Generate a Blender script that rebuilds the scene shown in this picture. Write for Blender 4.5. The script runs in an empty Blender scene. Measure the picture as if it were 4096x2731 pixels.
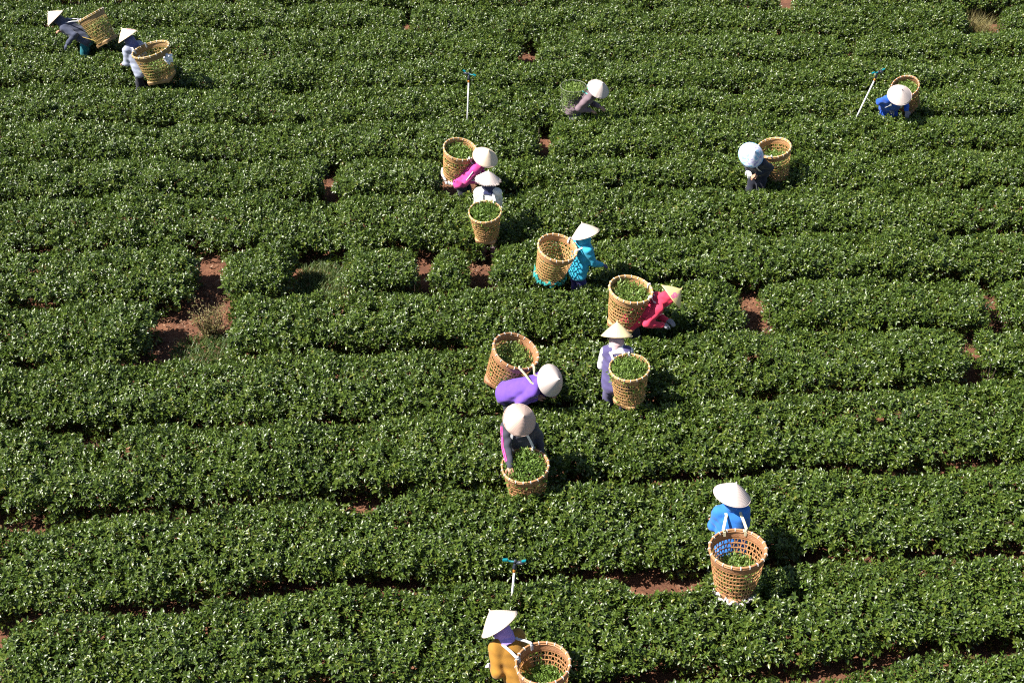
import bpy, bmesh, math, random
import numpy as np
from mathutils import Vector, Matrix, Quaternion

random.seed(7)
RNG = np.random.default_rng(11)
sc = bpy.context.scene
COL = sc.collection
rad = math.radians

# ------------------------------------------------------------------ camera, light, exposure
cam_d = bpy.data.cameras.new('camera'); cam = bpy.data.objects.new('camera', cam_d); COL.objects.link(cam)
cam.location = (0, 0, 12.8); cam.rotation_euler = (rad(90 - 37.3), 0, 0)
cam_d.sensor_width = 36; cam_d.lens = 5400 / 4096 * 36; cam_d.clip_end = 2000
sc.camera = cam
SUN_AZ = rad(-103)     # clockwise from +Y: the sun stands to the left, a little behind the camera
SUN_EL = rad(51)
world = bpy.data.worlds.new('World'); sc.world = world; world.use_nodes = True
wn = world.node_tree; bg = wn.nodes['Background']
sky = wn.nodes.new('ShaderNodeTexSky'); sky.sky_type = 'NISHITA'; sky.sun_disc = False
sky.sun_elevation = SUN_EL; sky.sun_rotation = SUN_AZ
wn.links.new(sky.outputs[0], bg.inputs[0]); bg.inputs[1].default_value = 0.05
sl = bpy.data.lights.new('sun', 'SUN'); so = bpy.data.objects.new('sun', sl); COL.objects.link(so)
sl.energy = 4.8; sl.angle = rad(0.5); sl.color = (1, 0.95, 0.87)
sdir = Vector((math.sin(SUN_AZ) * math.cos(SUN_EL), math.cos(SUN_AZ) * math.cos(SUN_EL), math.sin(SUN_EL)))
so.rotation_euler = sdir.to_track_quat('Z', 'Y').to_euler(); so.location = (-30, 0, 40)
vs = sc.view_settings; vs.view_transform = 'Standard'; vs.look = 'None'; vs.exposure = 1.28; vs.gamma = 1.0
vs.use_curve_mapping = False
sc.cycles.max_bounces = 4; sc.cycles.diffuse_bounces = 1; sc.cycles.filter_width = 1.15; sc.cycles.transparent_max_bounces = 4
sc.cycles.use_denoising = False

# ------------------------------------------------------------------ helpers
def hash2(ix, iy, seed=0):
    h = (ix.astype(np.int64) * 374761393 + iy.astype(np.int64) * 668265263 + seed * 974634777) & 0x7fffffff
    h = ((h ^ (h >> 13)) * 1274126177) & 0x7fffffff
    return ((h ^ (h >> 16)) & 0xffff) / 65535.0
def noise2(x, y, seed=0):                      # value noise, -1..1
    x = np.asarray(x, float); y = np.asarray(y, float)
    ix = np.floor(x); iy = np.floor(y); fx = x - ix; fy = y - iy
    ux = fx * fx * (3 - 2 * fx); uy = fy * fy * (3 - 2 * fy)
    a = hash2(ix, iy, seed); b = hash2(ix + 1, iy, seed); c = hash2(ix, iy + 1, seed); d = hash2(ix + 1, iy + 1, seed)
    return ((a * (1 - ux) + b * ux) * (1 - uy) + (c * (1 - ux) + d * ux) * uy) * 2 - 1
def mesh_from(name, v, f, smooth=False):
    me = bpy.data.meshes.new(name)
    me.from_pydata([tuple(p) for p in v], [], [tuple(q) for q in f]); me.update()
    if smooth: me.polygons.foreach_set('use_smooth', [True] * len(me.polygons))
    return me
def link(name, me, mat=None, parent=None, keep=False):
    o = bpy.data.objects.new(name, me); COL.objects.link(o)
    if mat is not None and me is not None and not me.materials: me.materials.append(mat)
    if parent is not None:
        o.parent = parent
        if keep: o.matrix_parent_inverse = parent_matrix(parent).inverted()
    return o
def parent_matrix(o):
    return Matrix.LocRotScale(o.location, o.rotation_quaternion if o.rotation_mode == 'QUATERNION' else o.rotation_euler, o.scale)
def empty(name, loc, rz=0):
    o = bpy.data.objects.new(name, None); COL.objects.link(o); o.location = loc; o.rotation_euler = (0, 0, rz)
    o.empty_display_size = 0.1
    return o
def tag(o, label=None, cat=None, group=None, kind=None):
    if label: o['label'] = label
    if cat: o['category'] = cat
    if group: o['group'] = group
    if kind: o['kind'] = kind
    return o
def tube(pts, radii, n=6, caps=True):
    pts = [Vector(p) for p in pts]
    if not hasattr(radii, '__len__'): radii = [radii] * len(pts)
    v = []; f = []
    ref = Vector((0.37, 0.21, 0.9)).normalized()
    for i, p in enumerate(pts):
        t = (pts[min(i + 1, len(pts) - 1)] - pts[max(i - 1, 0)]).normalized()
        a = t.cross(ref)
        if a.length < 1e-3: a = t.cross(Vector((1, 0, 0)))
        a.normalize(); b = t.cross(a)
        for k in range(n):
            g = 2 * math.pi * k / n
            v.append(p + (a * math.cos(g) + b * math.sin(g)) * radii[i])
    for i in range(len(pts) - 1):
        for k in range(n):
            f.append((i * n + k, i * n + (k + 1) % n, (i + 1) * n + (k + 1) % n, (i + 1) * n + k))
    if caps:
        f.append(tuple(range(n - 1, -1, -1))); f.append(tuple(range((len(pts) - 1) * n, len(pts) * n)))
    return v, f
def ribbon(pts, width, thick, side):
    """flat strap along pts; side = unit vector across the strap"""
    v = []; f = []
    pts = [Vector(p) for p in pts]
    for i, p in enumerate(pts):
        t = (pts[min(i + 1, len(pts) - 1)] - pts[max(i - 1, 0)]).normalized()
        s = (Vector(side) - t * t.dot(Vector(side))).normalized(); nn = t.cross(s)
        for a, b in ((-1, -1), (1, -1), (1, 1), (-1, 1)):
            v.append(p + s * a * width / 2 + nn * b * thick / 2)
    for i in range(len(pts) - 1):
        for k in range(4): f.append((i * 4 + k, i * 4 + (k + 1) % 4, i * 4 + 4 + (k + 1) % 4, i * 4 + 4 + k))
    f.append((3, 2, 1, 0)); q = (len(pts) - 1) * 4; f.append((q, q + 1, q + 2, q + 3))
    return v, f
def merge(parts):
    V = []; F = []
    for v, f in parts:
        o = len(V); V += list(v); F += [tuple(i + o for i in q) for q in f]
    return V, F
def lathe(prof, n=48, close=False):
    v = []; f = []
    for r, z in prof:
        for k in range(n):
            a = 2 * math.pi * k / n; v.append((r * math.cos(a), r * math.sin(a), z))
    m = len(prof)
    for i in range(m if close else m - 1):
        j = (i + 1) % m
        for k in range(n): f.append((i * n + k, i * n + (k + 1) % n, j * n + (k + 1) % n, j * n + k))
    return v, f
def torus(R, r, z=0, n=48, m=8):
    return lathe([(R + r * math.cos(2 * math.pi * k / m), z + r * math.sin(2 * math.pi * k / m)) for k in range(m)], n, True)

# ------------------------------------------------------------------ materials
def new_mat(name):
    m = bpy.data.materials.new(name); m.use_nodes = True
    return m, m.node_tree, m.node_tree.nodes['Principled BSDF']
def ramp(nt, stops):
    r = nt.nodes.new('ShaderNodeValToRGB'); cr = r.color_ramp
    while len(cr.elements) < len(stops): cr.elements.new(0.5)
    for e, (p, c) in zip(cr.elements, stops): e.position = p; e.color = (*c, 1)
    return r
def noise_node(nt, scale, detail=4, rough=.6, coord='Object', dist=0):
    tc = nt.nodes.new('ShaderNodeTexCoord'); n = nt.nodes.new('ShaderNodeTexNoise')
    n.inputs['Scale'].default_value = scale; n.inputs['Detail'].default_value = detail; n.inputs['Roughness'].default_value = rough
    n.inputs['Distortion'].default_value = dist
    nt.links.new(tc.outputs[coord], n.inputs['Vector'])
    return n
def bump(nt, bsdf, src, strength, distance=0.01):
    b = nt.nodes.new('ShaderNodeBump'); b.inputs['Strength'].default_value = strength; b.inputs['Distance'].default_value = distance
    nt.links.new(src, b.inputs['Height']); nt.links.new(b.outputs[0], bsdf.inputs['Normal'])
def leaf_mat(name, stops, trans, rough=.4, tcol=(.12, .2, .02), spec=.5):
    m, nt, p = new_mat(name)
    at = nt.nodes.new('ShaderNodeAttribute'); at.attribute_name = 'tint'
    oi = nt.nodes.new('ShaderNodeObjectInfo')
    add = nt.nodes.new('ShaderNodeMath'); add.operation = 'MULTIPLY_ADD'; add.inputs[1].default_value = .45
    nt.links.new(oi.outputs['Random'], add.inputs[0])
    mul = nt.nodes.new('ShaderNodeMath'); mul.operation = 'MULTIPLY'; mul.inputs[1].default_value = .55
    nt.links.new(at.outputs['Fac'], mul.inputs[0]); nt.links.new(mul.outputs[0], add.inputs[2])
    r = ramp(nt, stops); nt.links.new(add.outputs[0], r.inputs[0]); nt.links.new(r.outputs[0], p.inputs['Base Color'])
    p.inputs['Roughness'].default_value = rough; p.inputs['Specular IOR Level'].default_value = spec
    tr = nt.nodes.new('ShaderNodeBsdfTranslucent'); tr.inputs[0].default_value = (*tcol, 1)
    mx = nt.nodes.new('ShaderNodeMixShader'); mx.inputs[0].default_value = trans
    out = nt.nodes['Material Output']
    nt.links.new(p.outputs[0], mx.inputs[1]); nt.links.new(tr.outputs[0], mx.inputs[2]); nt.links.new(mx.outputs[0], out.inputs[0])
    return m
M_LEAF = leaf_mat('tea_leaf', [(0, (.02, .038, .007)), (.35, (.044, .078, .010)), (.7, (.08, .122, .015)), (.95, (.125, .155, .022)), (1, (.18, .15, .03))], .09, .37, spec=.5)
M_YOUNG = leaf_mat('young_tea_leaf', [(0, (.07, .13, .014)), (.6, (.11, .18, .02)), (1, (.16, .22, .035))], .25, .4, (.2, .3, .03))
M_PLUCK = leaf_mat('plucked_tea_leaf', [(0, (.07, .14, .02)), (.5, (.15, .24, .04)), (1, (.27, .34, .1))], .2, .45, (.2, .3, .04))
M_GRASS = leaf_mat('weed_grass', [(0, (.035, .075, .012)), (.6, (.07, .12, .02)), (1, (.16, .16, .05))], .2, .5, (.15, .2, .03))
M_DRY = leaf_mat('dry_leaf', [(0, (.11, .1, .025)), (.5, (.2, .17, .05)), (1, (.3, .2, .1))], .15, .6, (.2, .16, .04))
M_LITTER = leaf_mat('fallen_leaf', [(0, (.1, .045, .025)), (.5, (.2, .1, .05)), (1, (.38, .24, .15))], .05, .7, (.2, .1, .04))

def fabric(name, col, rough=.85, var=.18, scale=60):
    m, nt, p = new_mat(name)
    n = noise_node(nt, 9, 5); d = tuple(c * (1 - var) for c in col); l = tuple(min(1, c * (1 + var * .6)) for c in col)
    r = ramp(nt, [(.3, d), (.7, l)]); nt.links.new(n.outputs[0], r.inputs[0]); nt.links.new(r.outputs[0], p.inputs['Base Color'])
    p.inputs['Roughness'].default_value = rough; p.inputs['Sheen Weight'].default_value = .15
    n2 = noise_node(nt, scale, 3); bump(nt, p, n2.outputs[0], .25, .006)
    return m
def plain(name, col, rough=.5, var=.1, scale=14, metallic=0):
    m, nt, p = new_mat(name); n = noise_node(nt, scale, 4)
    r = ramp(nt, [(.3, tuple(c * (1 - var) for c in col)), (.7, tuple(min(1, c * (1 + var)) for c in col))])
    nt.links.new(n.outputs[0], r.inputs[0]); nt.links.new(r.outputs[0], p.inputs['Base Color'])
    p.inputs['Roughness'].default_value = rough; p.inputs['Metallic'].default_value = metallic
    return m
def bamboo(name, c1, c2):
    m, nt, p = new_mat(name)
    n = noise_node(nt, 16, 6, .7); r = ramp(nt, [(.3, c1), (.62, c2), (.8, tuple(c * 1.15 for c in c2))])
    oi = nt.nodes.new('ShaderNodeObjectInfo'); hs = nt.nodes.new('ShaderNodeHueSaturation')
    mr = nt.nodes.new('ShaderNodeMapRange'); mr.inputs[3].default_value = .78; mr.inputs[4].default_value = 1.15
    nt.links.new(oi.outputs['Random'], mr.inputs[0]); nt.links.new(mr.outputs[0], hs.inputs['Value'])
    nt.links.new(n.outputs[0], r.inputs[0]); nt.links.new(r.outputs[0], hs.inputs['Color']); nt.links.new(hs.outputs[0], p.inputs['Base Color'])
    p.inputs['Roughness'].default_value = .5
    bump(nt, p, noise_node(nt, 120, 2).outputs[0], .3, .003)
    return m
def woven(name, c1, c2):
    m, nt, p = new_mat(name)
    tc = nt.nodes.new('ShaderNodeTexCoord')
    sep = nt.nodes.new('ShaderNodeSeparateXYZ'); nt.links.new(tc.outputs['Object'], sep.inputs[0])
    at = nt.nodes.new('ShaderNodeMath'); at.operation = 'ARCTAN2'; nt.links.new(sep.outputs[1], at.inputs[0]); nt.links.new(sep.outputs[0], at.inputs[1])
    cmb = nt.nodes.new('ShaderNodeCombineXYZ')
    s1 = nt.nodes.new('ShaderNodeMath'); s1.operation = 'MULTIPLY'; s1.inputs[1].default_value = 15.3; nt.links.new(at.outputs[0], s1.inputs[0])
    s2 = nt.nodes.new('ShaderNodeMath'); s2.operation = 'MULTIPLY'; s2.inputs[1].default_value = 60; nt.links.new(sep.outputs[2], s2.inputs[0])
    nt.links.new(s1.outputs[0], cmb.inputs[0]); nt.links.new(s2.outputs[0], cmb.inputs[1])
    ck = nt.nodes.new('ShaderNodeTexChecker'); ck.inputs['Scale'].default_value = 1; nt.links.new(cmb.outputs[0], ck.inputs['Vector'])
    n = noise_node(nt, 18, 5, .7); r = ramp(nt, [(.3, c1), (.7, c2)]); nt.links.new(n.outputs[0], r.inputs[0])
    mx = nt.nodes.new('ShaderNodeMix'); mx.data_type = 'RGBA'; mx.blend_type = 'MULTIPLY'; mx.inputs[0].default_value = .35
    nt.links.new(r.outputs[0], mx.inputs[6]); nt.links.new(ck.outputs['Color'], mx.inputs[7])
    ck.inputs['Color1'].default_value = (1, 1, 1, 1); ck.inputs['Color2'].default_value = (.55, .5, .45, 1)
    nt.links.new(mx.outputs[2], p.inputs['Base Color']); p.inputs['Roughness'].default_value = .55
    bump(nt, p, ck.outputs['Fac'], .6, .006)
    return m
def hat_mat(name, c1, c2, streak=.5, flowers=(), fcol=(.75, .12, .3), floral=False):
    m, nt, p = new_mat(name)
    tc = nt.nodes.new('ShaderNodeTexCoord'); sep = nt.nodes.new('ShaderNodeSeparateXYZ'); nt.links.new(tc.outputs['Object'], sep.inputs[0])
    at = nt.nodes.new('ShaderNodeMath'); at.operation = 'ARCTAN2'; nt.links.new(sep.outputs[1], at.inputs[0]); nt.links.new(sep.outputs[0], at.inputs[1])
    cmb = nt.nodes.new('ShaderNodeCombineXYZ'); s1 = nt.nodes.new('ShaderNodeMath'); s1.operation = 'MULTIPLY'; s1.inputs[1].default_value = 9
    nt.links.new(at.outputs[0], s1.inputs[0]); nt.links.new(s1.outputs[0], cmb.inputs[0]); nt.links.new(sep.outputs[2], cmb.inputs[1])
    n = nt.nodes.new('ShaderNodeTexNoise'); n.inputs['Scale'].default_value = 2.2; n.inputs['Detail'].default_value = 6; n.inputs['Roughness'].default_value = .7
    nt.links.new(cmb.outputs[0], n.inputs['Vector'])
    w = nt.nodes.new('ShaderNodeTexWave'); w.wave_type = 'BANDS'; w.bands_direction = 'Z'; w.inputs['Scale'].default_value = 26; w.inputs['Distortion'].default_value = .3
    nt.links.new(tc.outputs['Object'], w.inputs['Vector'])
    r = ramp(nt, [(.5 - .25 * streak, c1), (.5 + .2 * streak, c2)]); nt.links.new(n.outputs[0], r.inputs[0])
    col = r.outputs[0]
    mx = nt.nodes.new('ShaderNodeMix'); mx.data_type = 'RGBA'; mx.blend_type = 'MULTIPLY'; mx.inputs[0].default_value = .12
    nt.links.new(col, mx.inputs[6]); nt.links.new(w.outputs['Color'], mx.inputs[7]); col = mx.outputs[2]
    if floral:
        v = nt.nodes.new('ShaderNodeTexNoise'); v.inputs['Scale'].default_value = 11; v.inputs['Detail'].default_value = 3; v.inputs['Distortion'].default_value = 1.5
        nt.links.new(tc.outputs['Object'], v.inputs['Vector'])
        fr = ramp(nt, [(.40, (.25, .5, .72)), (.48, (.78, .8, .88)), (.55, (.8, .8, .86)), (.62, (.5, .42, .72)), (.7, (.3, .25, .5))])
        nt.links.new(v.outputs[0], fr.inputs[0]); col = fr.outputs[0]
    for (fx, fy, fz, fr_, c) in flowers:
        d = nt.nodes.new('ShaderNodeVectorMath'); d.operation = 'DISTANCE'; d.inputs[1].default_value = (fx, fy, fz); nt.links.new(tc.outputs['Object'], d.inputs[0])
        nn = noise_node(nt, 45, 2, coord='Object'); ad = nt.nodes.new('ShaderNodeMath'); ad.operation = 'MULTIPLY_ADD'; ad.inputs[1].default_value = .03
        nt.links.new(nn.outputs[0], ad.inputs[0]); nt.links.new(d.outputs['Value'], ad.inputs[2])
        rr = ramp(nt, [(0, (.35, .35, .35)), (.25, (1, 1, 1)), (.45, (.55, .55, .55)), (.7, (.95, .95, .95)), (.9, (.7, .7, .7)), (.95, (0, 0, 0))])
        mp = nt.nodes.new('ShaderNodeMath'); mp.operation = 'DIVIDE'; mp.inputs[1].default_value = fr_ + .015
        nt.links.new(ad.outputs[0], mp.inputs[0]); nt.links.new(mp.outputs[0], rr.inputs[0])
        m2 = nt.nodes.new('ShaderNodeMix'); m2.data_type = 'RGBA'; nt.links.new(rr.outputs[0], m2.inputs[0]); nt.links.new(col, m2.inputs[6])
        m2.inputs[7].default_value = (*c, 1); col = m2.outputs[2]
    nt.links.new(col, p.inputs['Base Color']); p.inputs['Roughness'].default_value = .6
    bump(nt, p, w.outputs['Fac'], .25, .003)
    return m
def soil_mat():
    m, nt, p = new_mat('red_soil')
    n = noise_node(nt, 2.2, 8, .7); r = ramp(nt, [(.3, (.09, .036, .02)), (.5, (.19, .078, .038)), (.7, (.29, .135, .07))])
    nt.links.new(n.outputs[0], r.inputs[0])
    n2 = noise_node(nt, 38, 6, .7); r2 = ramp(nt, [(.35, (.45, .4, .38)), (.6, (1, 1, 1)), (.74, (1.25, 1.2, 1.1))]); nt.links.new(n2.outputs[0], r2.inputs[0])
    mx = nt.nodes.new('ShaderNodeMix'); mx.data_type = 'RGBA'; mx.blend_type = 'MULTIPLY'; mx.inputs[0].default_value = 1
    nt.links.new(r.outputs[0], mx.inputs[6]); nt.links.new(r2.outputs[0], mx.inputs[7]); nt.links.new(mx.outputs[2], p.inputs['Base Color'])
    p.inputs['Roughness'].default_value = .95; bump(nt, p, n2.outputs[0], .9, .03)
    return m
M_SOIL = soil_mat()
M_BARK = plain('tea_bark', (.07, .05, .035), .9, .4, 30)
M_TWIG = plain('dry_twig', (.22, .15, .08), .85, .4, 30)

# ------------------------------------------------------------------ ground
def axis_coords(lo, hi, step, far):
    a = list(np.arange(lo, hi + 1e-6, step)); e = [2, 6, 16, 40, 100, 250, far]
    return [lo - k for k in reversed(e)] + a + [hi + k for k in e]
gx = axis_coords(-13, 13, .14, 600); gy = axis_coords(6, 31, .14, 900)
X, Y = np.meshgrid(gx, gy, indexing='ij')
Zg = .022 * noise2(X * 1.7, Y * 1.7, 3) + .018 * noise2(X * 5, Y * 5, 4) + .012 * noise2(X * 7.1 + 9, Y * 7.3, 5)
nx, ny = X.shape
gv = np.stack([X, Y, Zg], -1).reshape(-1, 3)
gi = np.arange(nx * ny).reshape(nx, ny)
gf = np.stack([gi[:-1, :-1], gi[1:, :-1], gi[1:, 1:], gi[:-1, 1:]], -1).reshape(-1, 4)
ground = link('ground', mesh_from('ground', gv, gf, True), M_SOIL); tag(ground, kind='structure')

# ------------------------------------------------------------------ workers' table (metres, degrees)
PEOPLE = {
'1': {'feet': [-8.923, 26.09], 'yaw': -90, 'b': 52, 'hp': 50, 'sc': 1.0, 'hat': [-9.383, 26.09, 1.26], 'hax': [-0.655, 0.087, 0.751], 'base': [-8.375, 25.991, 0.793], 'bax': [-0.467, 0.242, 0.85], 'H': 0.62, 'D': 0.581, 'hands': {'L': [-0.312, 0.201, 0.78]}},
'2': {'feet': [-7.357, 24.59], 'yaw': -50, 'b': 24, 'hp': 30, 'sc': 1.0, 'hat': [-7.555, 24.756, 1.469], 'hax': [-0.522, 0.21, 0.826], 'base': [-6.91, 24.354, 0.784], 'bax': [-0.213, 0.024, 0.977], 'H': 0.62, 'D': 0.745, 'hands': {}},
'3': {'feet': [1.236, 23.004], 'yaw': 110, 'b': 46, 'hp': 38, 'sc': 0.97, 'hat': [1.608, 22.869, 1.288], 'hax': [0.362, -0.397, 0.844], 'base': [1.148, 23.036, 0.77], 'bax': [0.01, -0.019, 1.0], 'H': 0.5, 'D': 0.487, 'hands': {'R': [0.074, 0.28, 0.8], 'L': [-0.123, 0.412, 0.8]}},
'4': {'feet': [7.171, 23.032], 'yaw': 180, 'b': 46, 'hp': 40, 'sc': 0.97, 'hat': [7.171, 22.633, 1.284], 'hax': [-0.047, -0.497, 0.867], 'base': [7.61, 23.34, 0.72], 'bax': [-0.364, -0.327, 0.87], 'H': 0.55, 'D': 0.519, 'hands': {'R': [0.04, 0.093, 0.8], 'L': [-0.282, 0.154, 0.8]}},
'5': {'feet': [4.306, 20.635], 'yaw': 215, 'b': 40, 'hp': 40, 'sc': 0.97, 'hat': [4.095, 20.334, 1.324], 'hax': [0.164, -0.663, 0.73], 'base': [4.729, 21.003, 0.54], 'bax': [-0.202, -0.085, 0.976], 'H': 0.6, 'D': 0.589, 'hands': {'R': [0.096, 0.152, 0.84], 'L': [-0.089, 0.201, 0.84]}},
'6': {'feet': [-0.802, 20.297], 'yaw': 110, 'b': 42, 'hp': 30, 'sc': 1.0, 'hat': [-0.455, 20.171, 1.367], 'hax': [0.327, -0.29, 0.899], 'base': [-0.992, 20.43, 0.864], 'bax': [0.18, -0.174, 0.968], 'H': 0.6, 'D': 0.572, 'hands': {'R': [-0.013, 0.25, 0.82], 'L': [-0.181, 0.39, 0.82]}},
'7': {'feet': [-0.397, 19.08], 'yaw': 0, 'b': 10, 'hp': 10, 'sc': 0.98, 'hat': [-0.397, 19.187, 1.505], 'hax': [0.099, 0.05, 0.994], 'base': [-0.413, 18.812, 0.654], 'bax': [-0.045, -0.179, 0.983], 'H': 0.55, 'D': 0.528, 'hands': {}},
'8': {'feet': [1.047, 17.582], 'yaw': 60, 'b': 12, 'hp': 5, 'sc': 0.95, 'hat': [1.138, 17.635, 1.456], 'hax': [-0.306, 0.255, 0.917], 'base': [0.593, 17.5, 0.793], 'bax': [0.192, -0.158, 0.968], 'H': 0.58, 'D': 0.616, 'hands': {'R': [0.139, 0.372, 0.84]}},
'9': {'feet': [1.87, 16.265], 'yaw': 90, 'b': 52, 'hp': 60, 'sc': 1.0, 'hat': [2.345, 16.265, 1.238], 'hax': [0.786, 0.27, 0.556], 'base': [1.674, 16.302, 0.761], 'bax': [0.125, -0.053, 0.991], 'H': 0.62, 'D': 0.644, 'hands': {'R': [0.203, 0.361, 0.8], 'L': [0.085, 0.457, 0.8]}},
'10': {'feet': [1.457, 14.75], 'yaw': 0, 'b': 20, 'hp': 30, 'sc': 1.0, 'hat': [1.457, 14.981, 1.486], 'hax': [0.02, 0.507, 0.862], 'base': [1.637, 14.506, 0.742], 'bax': [-0.051, -0.068, 0.996], 'H': 0.6, 'D': 0.547, 'hands': {}},
'11': {'feet': [0.03, 14.521], 'yaw': 105, 'b': 62, 'hp': 55, 'sc': 1.0, 'hat': [0.521, 14.389, 1.169], 'hax': [0.622, -0.549, 0.559], 'base': [-0.15, 14.99, 0.70], 'bax': [0.337, -0.13, 0.933], 'H': 0.62, 'D': 0.667, 'hands': {'R': [0.035, 0.319, 0.8], 'L': [-0.07, 0.479, 0.8]}},
'12': {'feet': [0.093, 13.286], 'yaw': 180, 'b': 12, 'hp': 30, 'sc': 1.03, 'hat': [0.093, 13.106, 1.558], 'hax': [0.295, -0.524, 0.799], 'base': [0.21, 12.876, 0.433], 'bax': [-0.067, -0.076, 0.995], 'H': 0.6, 'D': 0.607, 'hands': {'R': [0.109, 0.579, 1.0], 'L': [-0.3, 0.0, 0.8]}},
'13': {'feet': [2.665, 11.633], 'yaw': -5, 'b': 20, 'hp': 10, 'sc': 0.98, 'hat': [2.649, 11.809, 1.474], 'hax': [0.2, 0.12, 0.972], 'base': [2.685, 11.124, 0.602], 'bax': [-0.041, 0.061, 0.997], 'H': 0.64, 'D': 0.669, 'hands': {}},
'14': {'feet': [0.063, 9.643], 'yaw': -38, 'b': 36, 'hp': 30, 'sc': 0.97, 'hat': [-0.137, 9.898, 1.363], 'hax': [-0.561, 0.436, 0.703], 'base': [0.364, 9.443, 0.636], 'bax': [-0.049, 0.026, 0.998], 'H': 0.62, 'D': 0.586, 'hands': {'L': [-0.168, 0.243, 0.8]}},
}

# ------------------------------------------------------------------ tea leaves and sprigs
def leaf(L, W, fold, arch, M4, tint, V, F, T):
    """one leaf along +X of the frame M4 (8 triangles)"""
    o = len(V); pr = []
    for t, w in ((.0, 0), (.34, .5), (.68, .40), (1, 0)):
        z = -arch * t * t * L + .12 * L * t
        if w == 0: pr.append((t * L, 0, z))
        else:
            for s in (-1, 0, 1): pr.append((t * L, s * w * W, z + abs(s) * fold * w * W))
    for q in pr: V.append(M4 @ Vector(q)); T.append(tint)
    for q in ((0, 1, 2), (0, 2, 3), (1, 4, 5, 2), (2, 5, 6, 3), (4, 7, 5), (5, 7, 6)): F.append(tuple(o + i for i in q))
def frame(pos, az, el, roll):
    return Matrix.Translation(pos) @ Matrix.Rotation(az, 4, 'Z') @ Matrix.Rotation(-el, 4, 'Y') @ Matrix.Rotation(roll, 4, 'X')
def finish_leaves(name, V, F, T, mat):
    me = mesh_from(name, V, F, True); a = me.attributes.new('tint', 'FLOAT', 'POINT'); a.data.foreach_set('value', T); me.materials.append(mat)
    return me
def sprig(kind, seed):
    r = random.Random(seed); V = []; F = []; T = []
    if kind == 'mature':
        n = r.randint(8, 10); az = r.uniform(0, 6.28)
        for i in range(n):
            t = i / (n - 1); az += 2.4 + r.uniform(-.3, .3)
            L = r.uniform(.052, .072) * (1 - .28 * t); el = rad(r.uniform(-12, 25) + 38 * t)
            leaf(L, L * r.uniform(.4, .48), r.uniform(.2, .55), r.uniform(.1, .5), frame((0, 0, -.06 + .085 * t), az, el, r.uniform(-.5, .5)), r.random(), V, F, T)
    else:
        n = r.randint(5, 6); az = r.uniform(0, 6.28)
        for i in range(n):
            t = i / (n - 1); az += 2.3 + r.uniform(-.3, .3)
            L = r.uniform(.045, .062) * (1 - .3 * t); el = rad(r.uniform(5, 30) + 50 * t)
            leaf(L, L * r.uniform(.32, .42), r.uniform(.3, .8), r.uniform(.0, .4), frame((0, 0, -.05 + .10 * t), az, el, r.uniform(-.5, .5)), r.random(), V, F, T)
    return V, F, T
def hidden_obj(name, me):            # source mesh for scattering, never linked to the scene
    return bpy.data.objects.new(name, me)
SPR_M = [hidden_obj('tea_sprig', finish_leaves('tea_sprig', *sprig('mature', 40 + i), M_LEAF)) for i in range(6)]
SPR_Y = [hidden_obj('tea_shoot', finish_leaves('tea_shoot', *sprig('young', 80 + i), M_YOUNG)) for i in range(4)]

def scatter_tree(name, groups):
    """points with attributes rot, scl, var, grp -> instances of the source meshes"""
    ng = bpy.data.node_groups.new(name, 'GeometryNodeTree')
    ng.interface.new_socket('Geometry', in_out='INPUT', socket_type='NodeSocketGeometry')
    ng.interface.new_socket('Geometry', in_out='OUTPUT', socket_type='NodeSocketGeometry')
    N = ng.nodes.new; K = ng.links.new
    gi_, go_ = N('NodeGroupInput'), N('NodeGroupOutput')
    def attr(nm, ty):
        a = N('GeometryNodeInputNamedAttribute'); a.data_type = ty; a.inputs['Name'].default_value = nm
        return a.outputs['Attribute']
    rot = N('FunctionNodeEulerToRotation'); K(attr('rot', 'FLOAT_VECTOR'), rot.inputs[0])
    scl = attr('scl', 'FLOAT'); var = attr('var', 'INT'); grp = attr('grp', 'INT')
    fin = N('GeometryNodeJoinGeometry')
    for g, objs in enumerate(groups):
        jn = N('GeometryNodeJoinGeometry')
        for ob in objs:
            oi = N('GeometryNodeObjectInfo'); oi.inputs['Object'].default_value = ob; oi.inputs['As Instance'].default_value = False
            g2 = N('GeometryNodeGeometryToInstance'); K(oi.outputs['Geometry'], g2.inputs[0]); K(g2.outputs[0], jn.inputs[0])
        cmp_ = N('FunctionNodeCompare'); cmp_.data_type = 'INT'; cmp_.operation = 'EQUAL'
        K(grp, cmp_.inputs[2]); cmp_.inputs[3].default_value = g
        ip = N('GeometryNodeInstanceOnPoints'); K(gi_.outputs[0], ip.inputs['Points']); K(cmp_.outputs[0], ip.inputs['Selection'])
        K(jn.outputs[0], ip.inputs['Instance']); ip.inputs['Pick Instance'].default_value = True
        K(var, ip.inputs['Instance Index']); K(rot.outputs[0], ip.inputs['Rotation']); K(scl, ip.inputs['Scale'])
        K(ip.outputs[0], fin.inputs[0])
    K(fin.outputs[0], go_.inputs[0])
    return ng
def point_cloud(name, P, rot, scl, var, grp):
    me = bpy.data.meshes.new(name); n = len(P); me.vertices.add(n); me.vertices.foreach_set('co', np.asarray(P, np.float32).ravel())
    for nm, ty, key, dat in (('rot', 'FLOAT_VECTOR', 'vector', rot), ('scl', 'FLOAT', 'value', scl), ('var', 'INT', 'value', var), ('grp', 'INT', 'value', grp)):
        a = me.attributes.new(nm, ty, 'POINT'); a.data.foreach_set(key, np.asarray(dat, np.int32 if ty == 'INT' else np.float32).ravel())
    me.update(); return me
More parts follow.
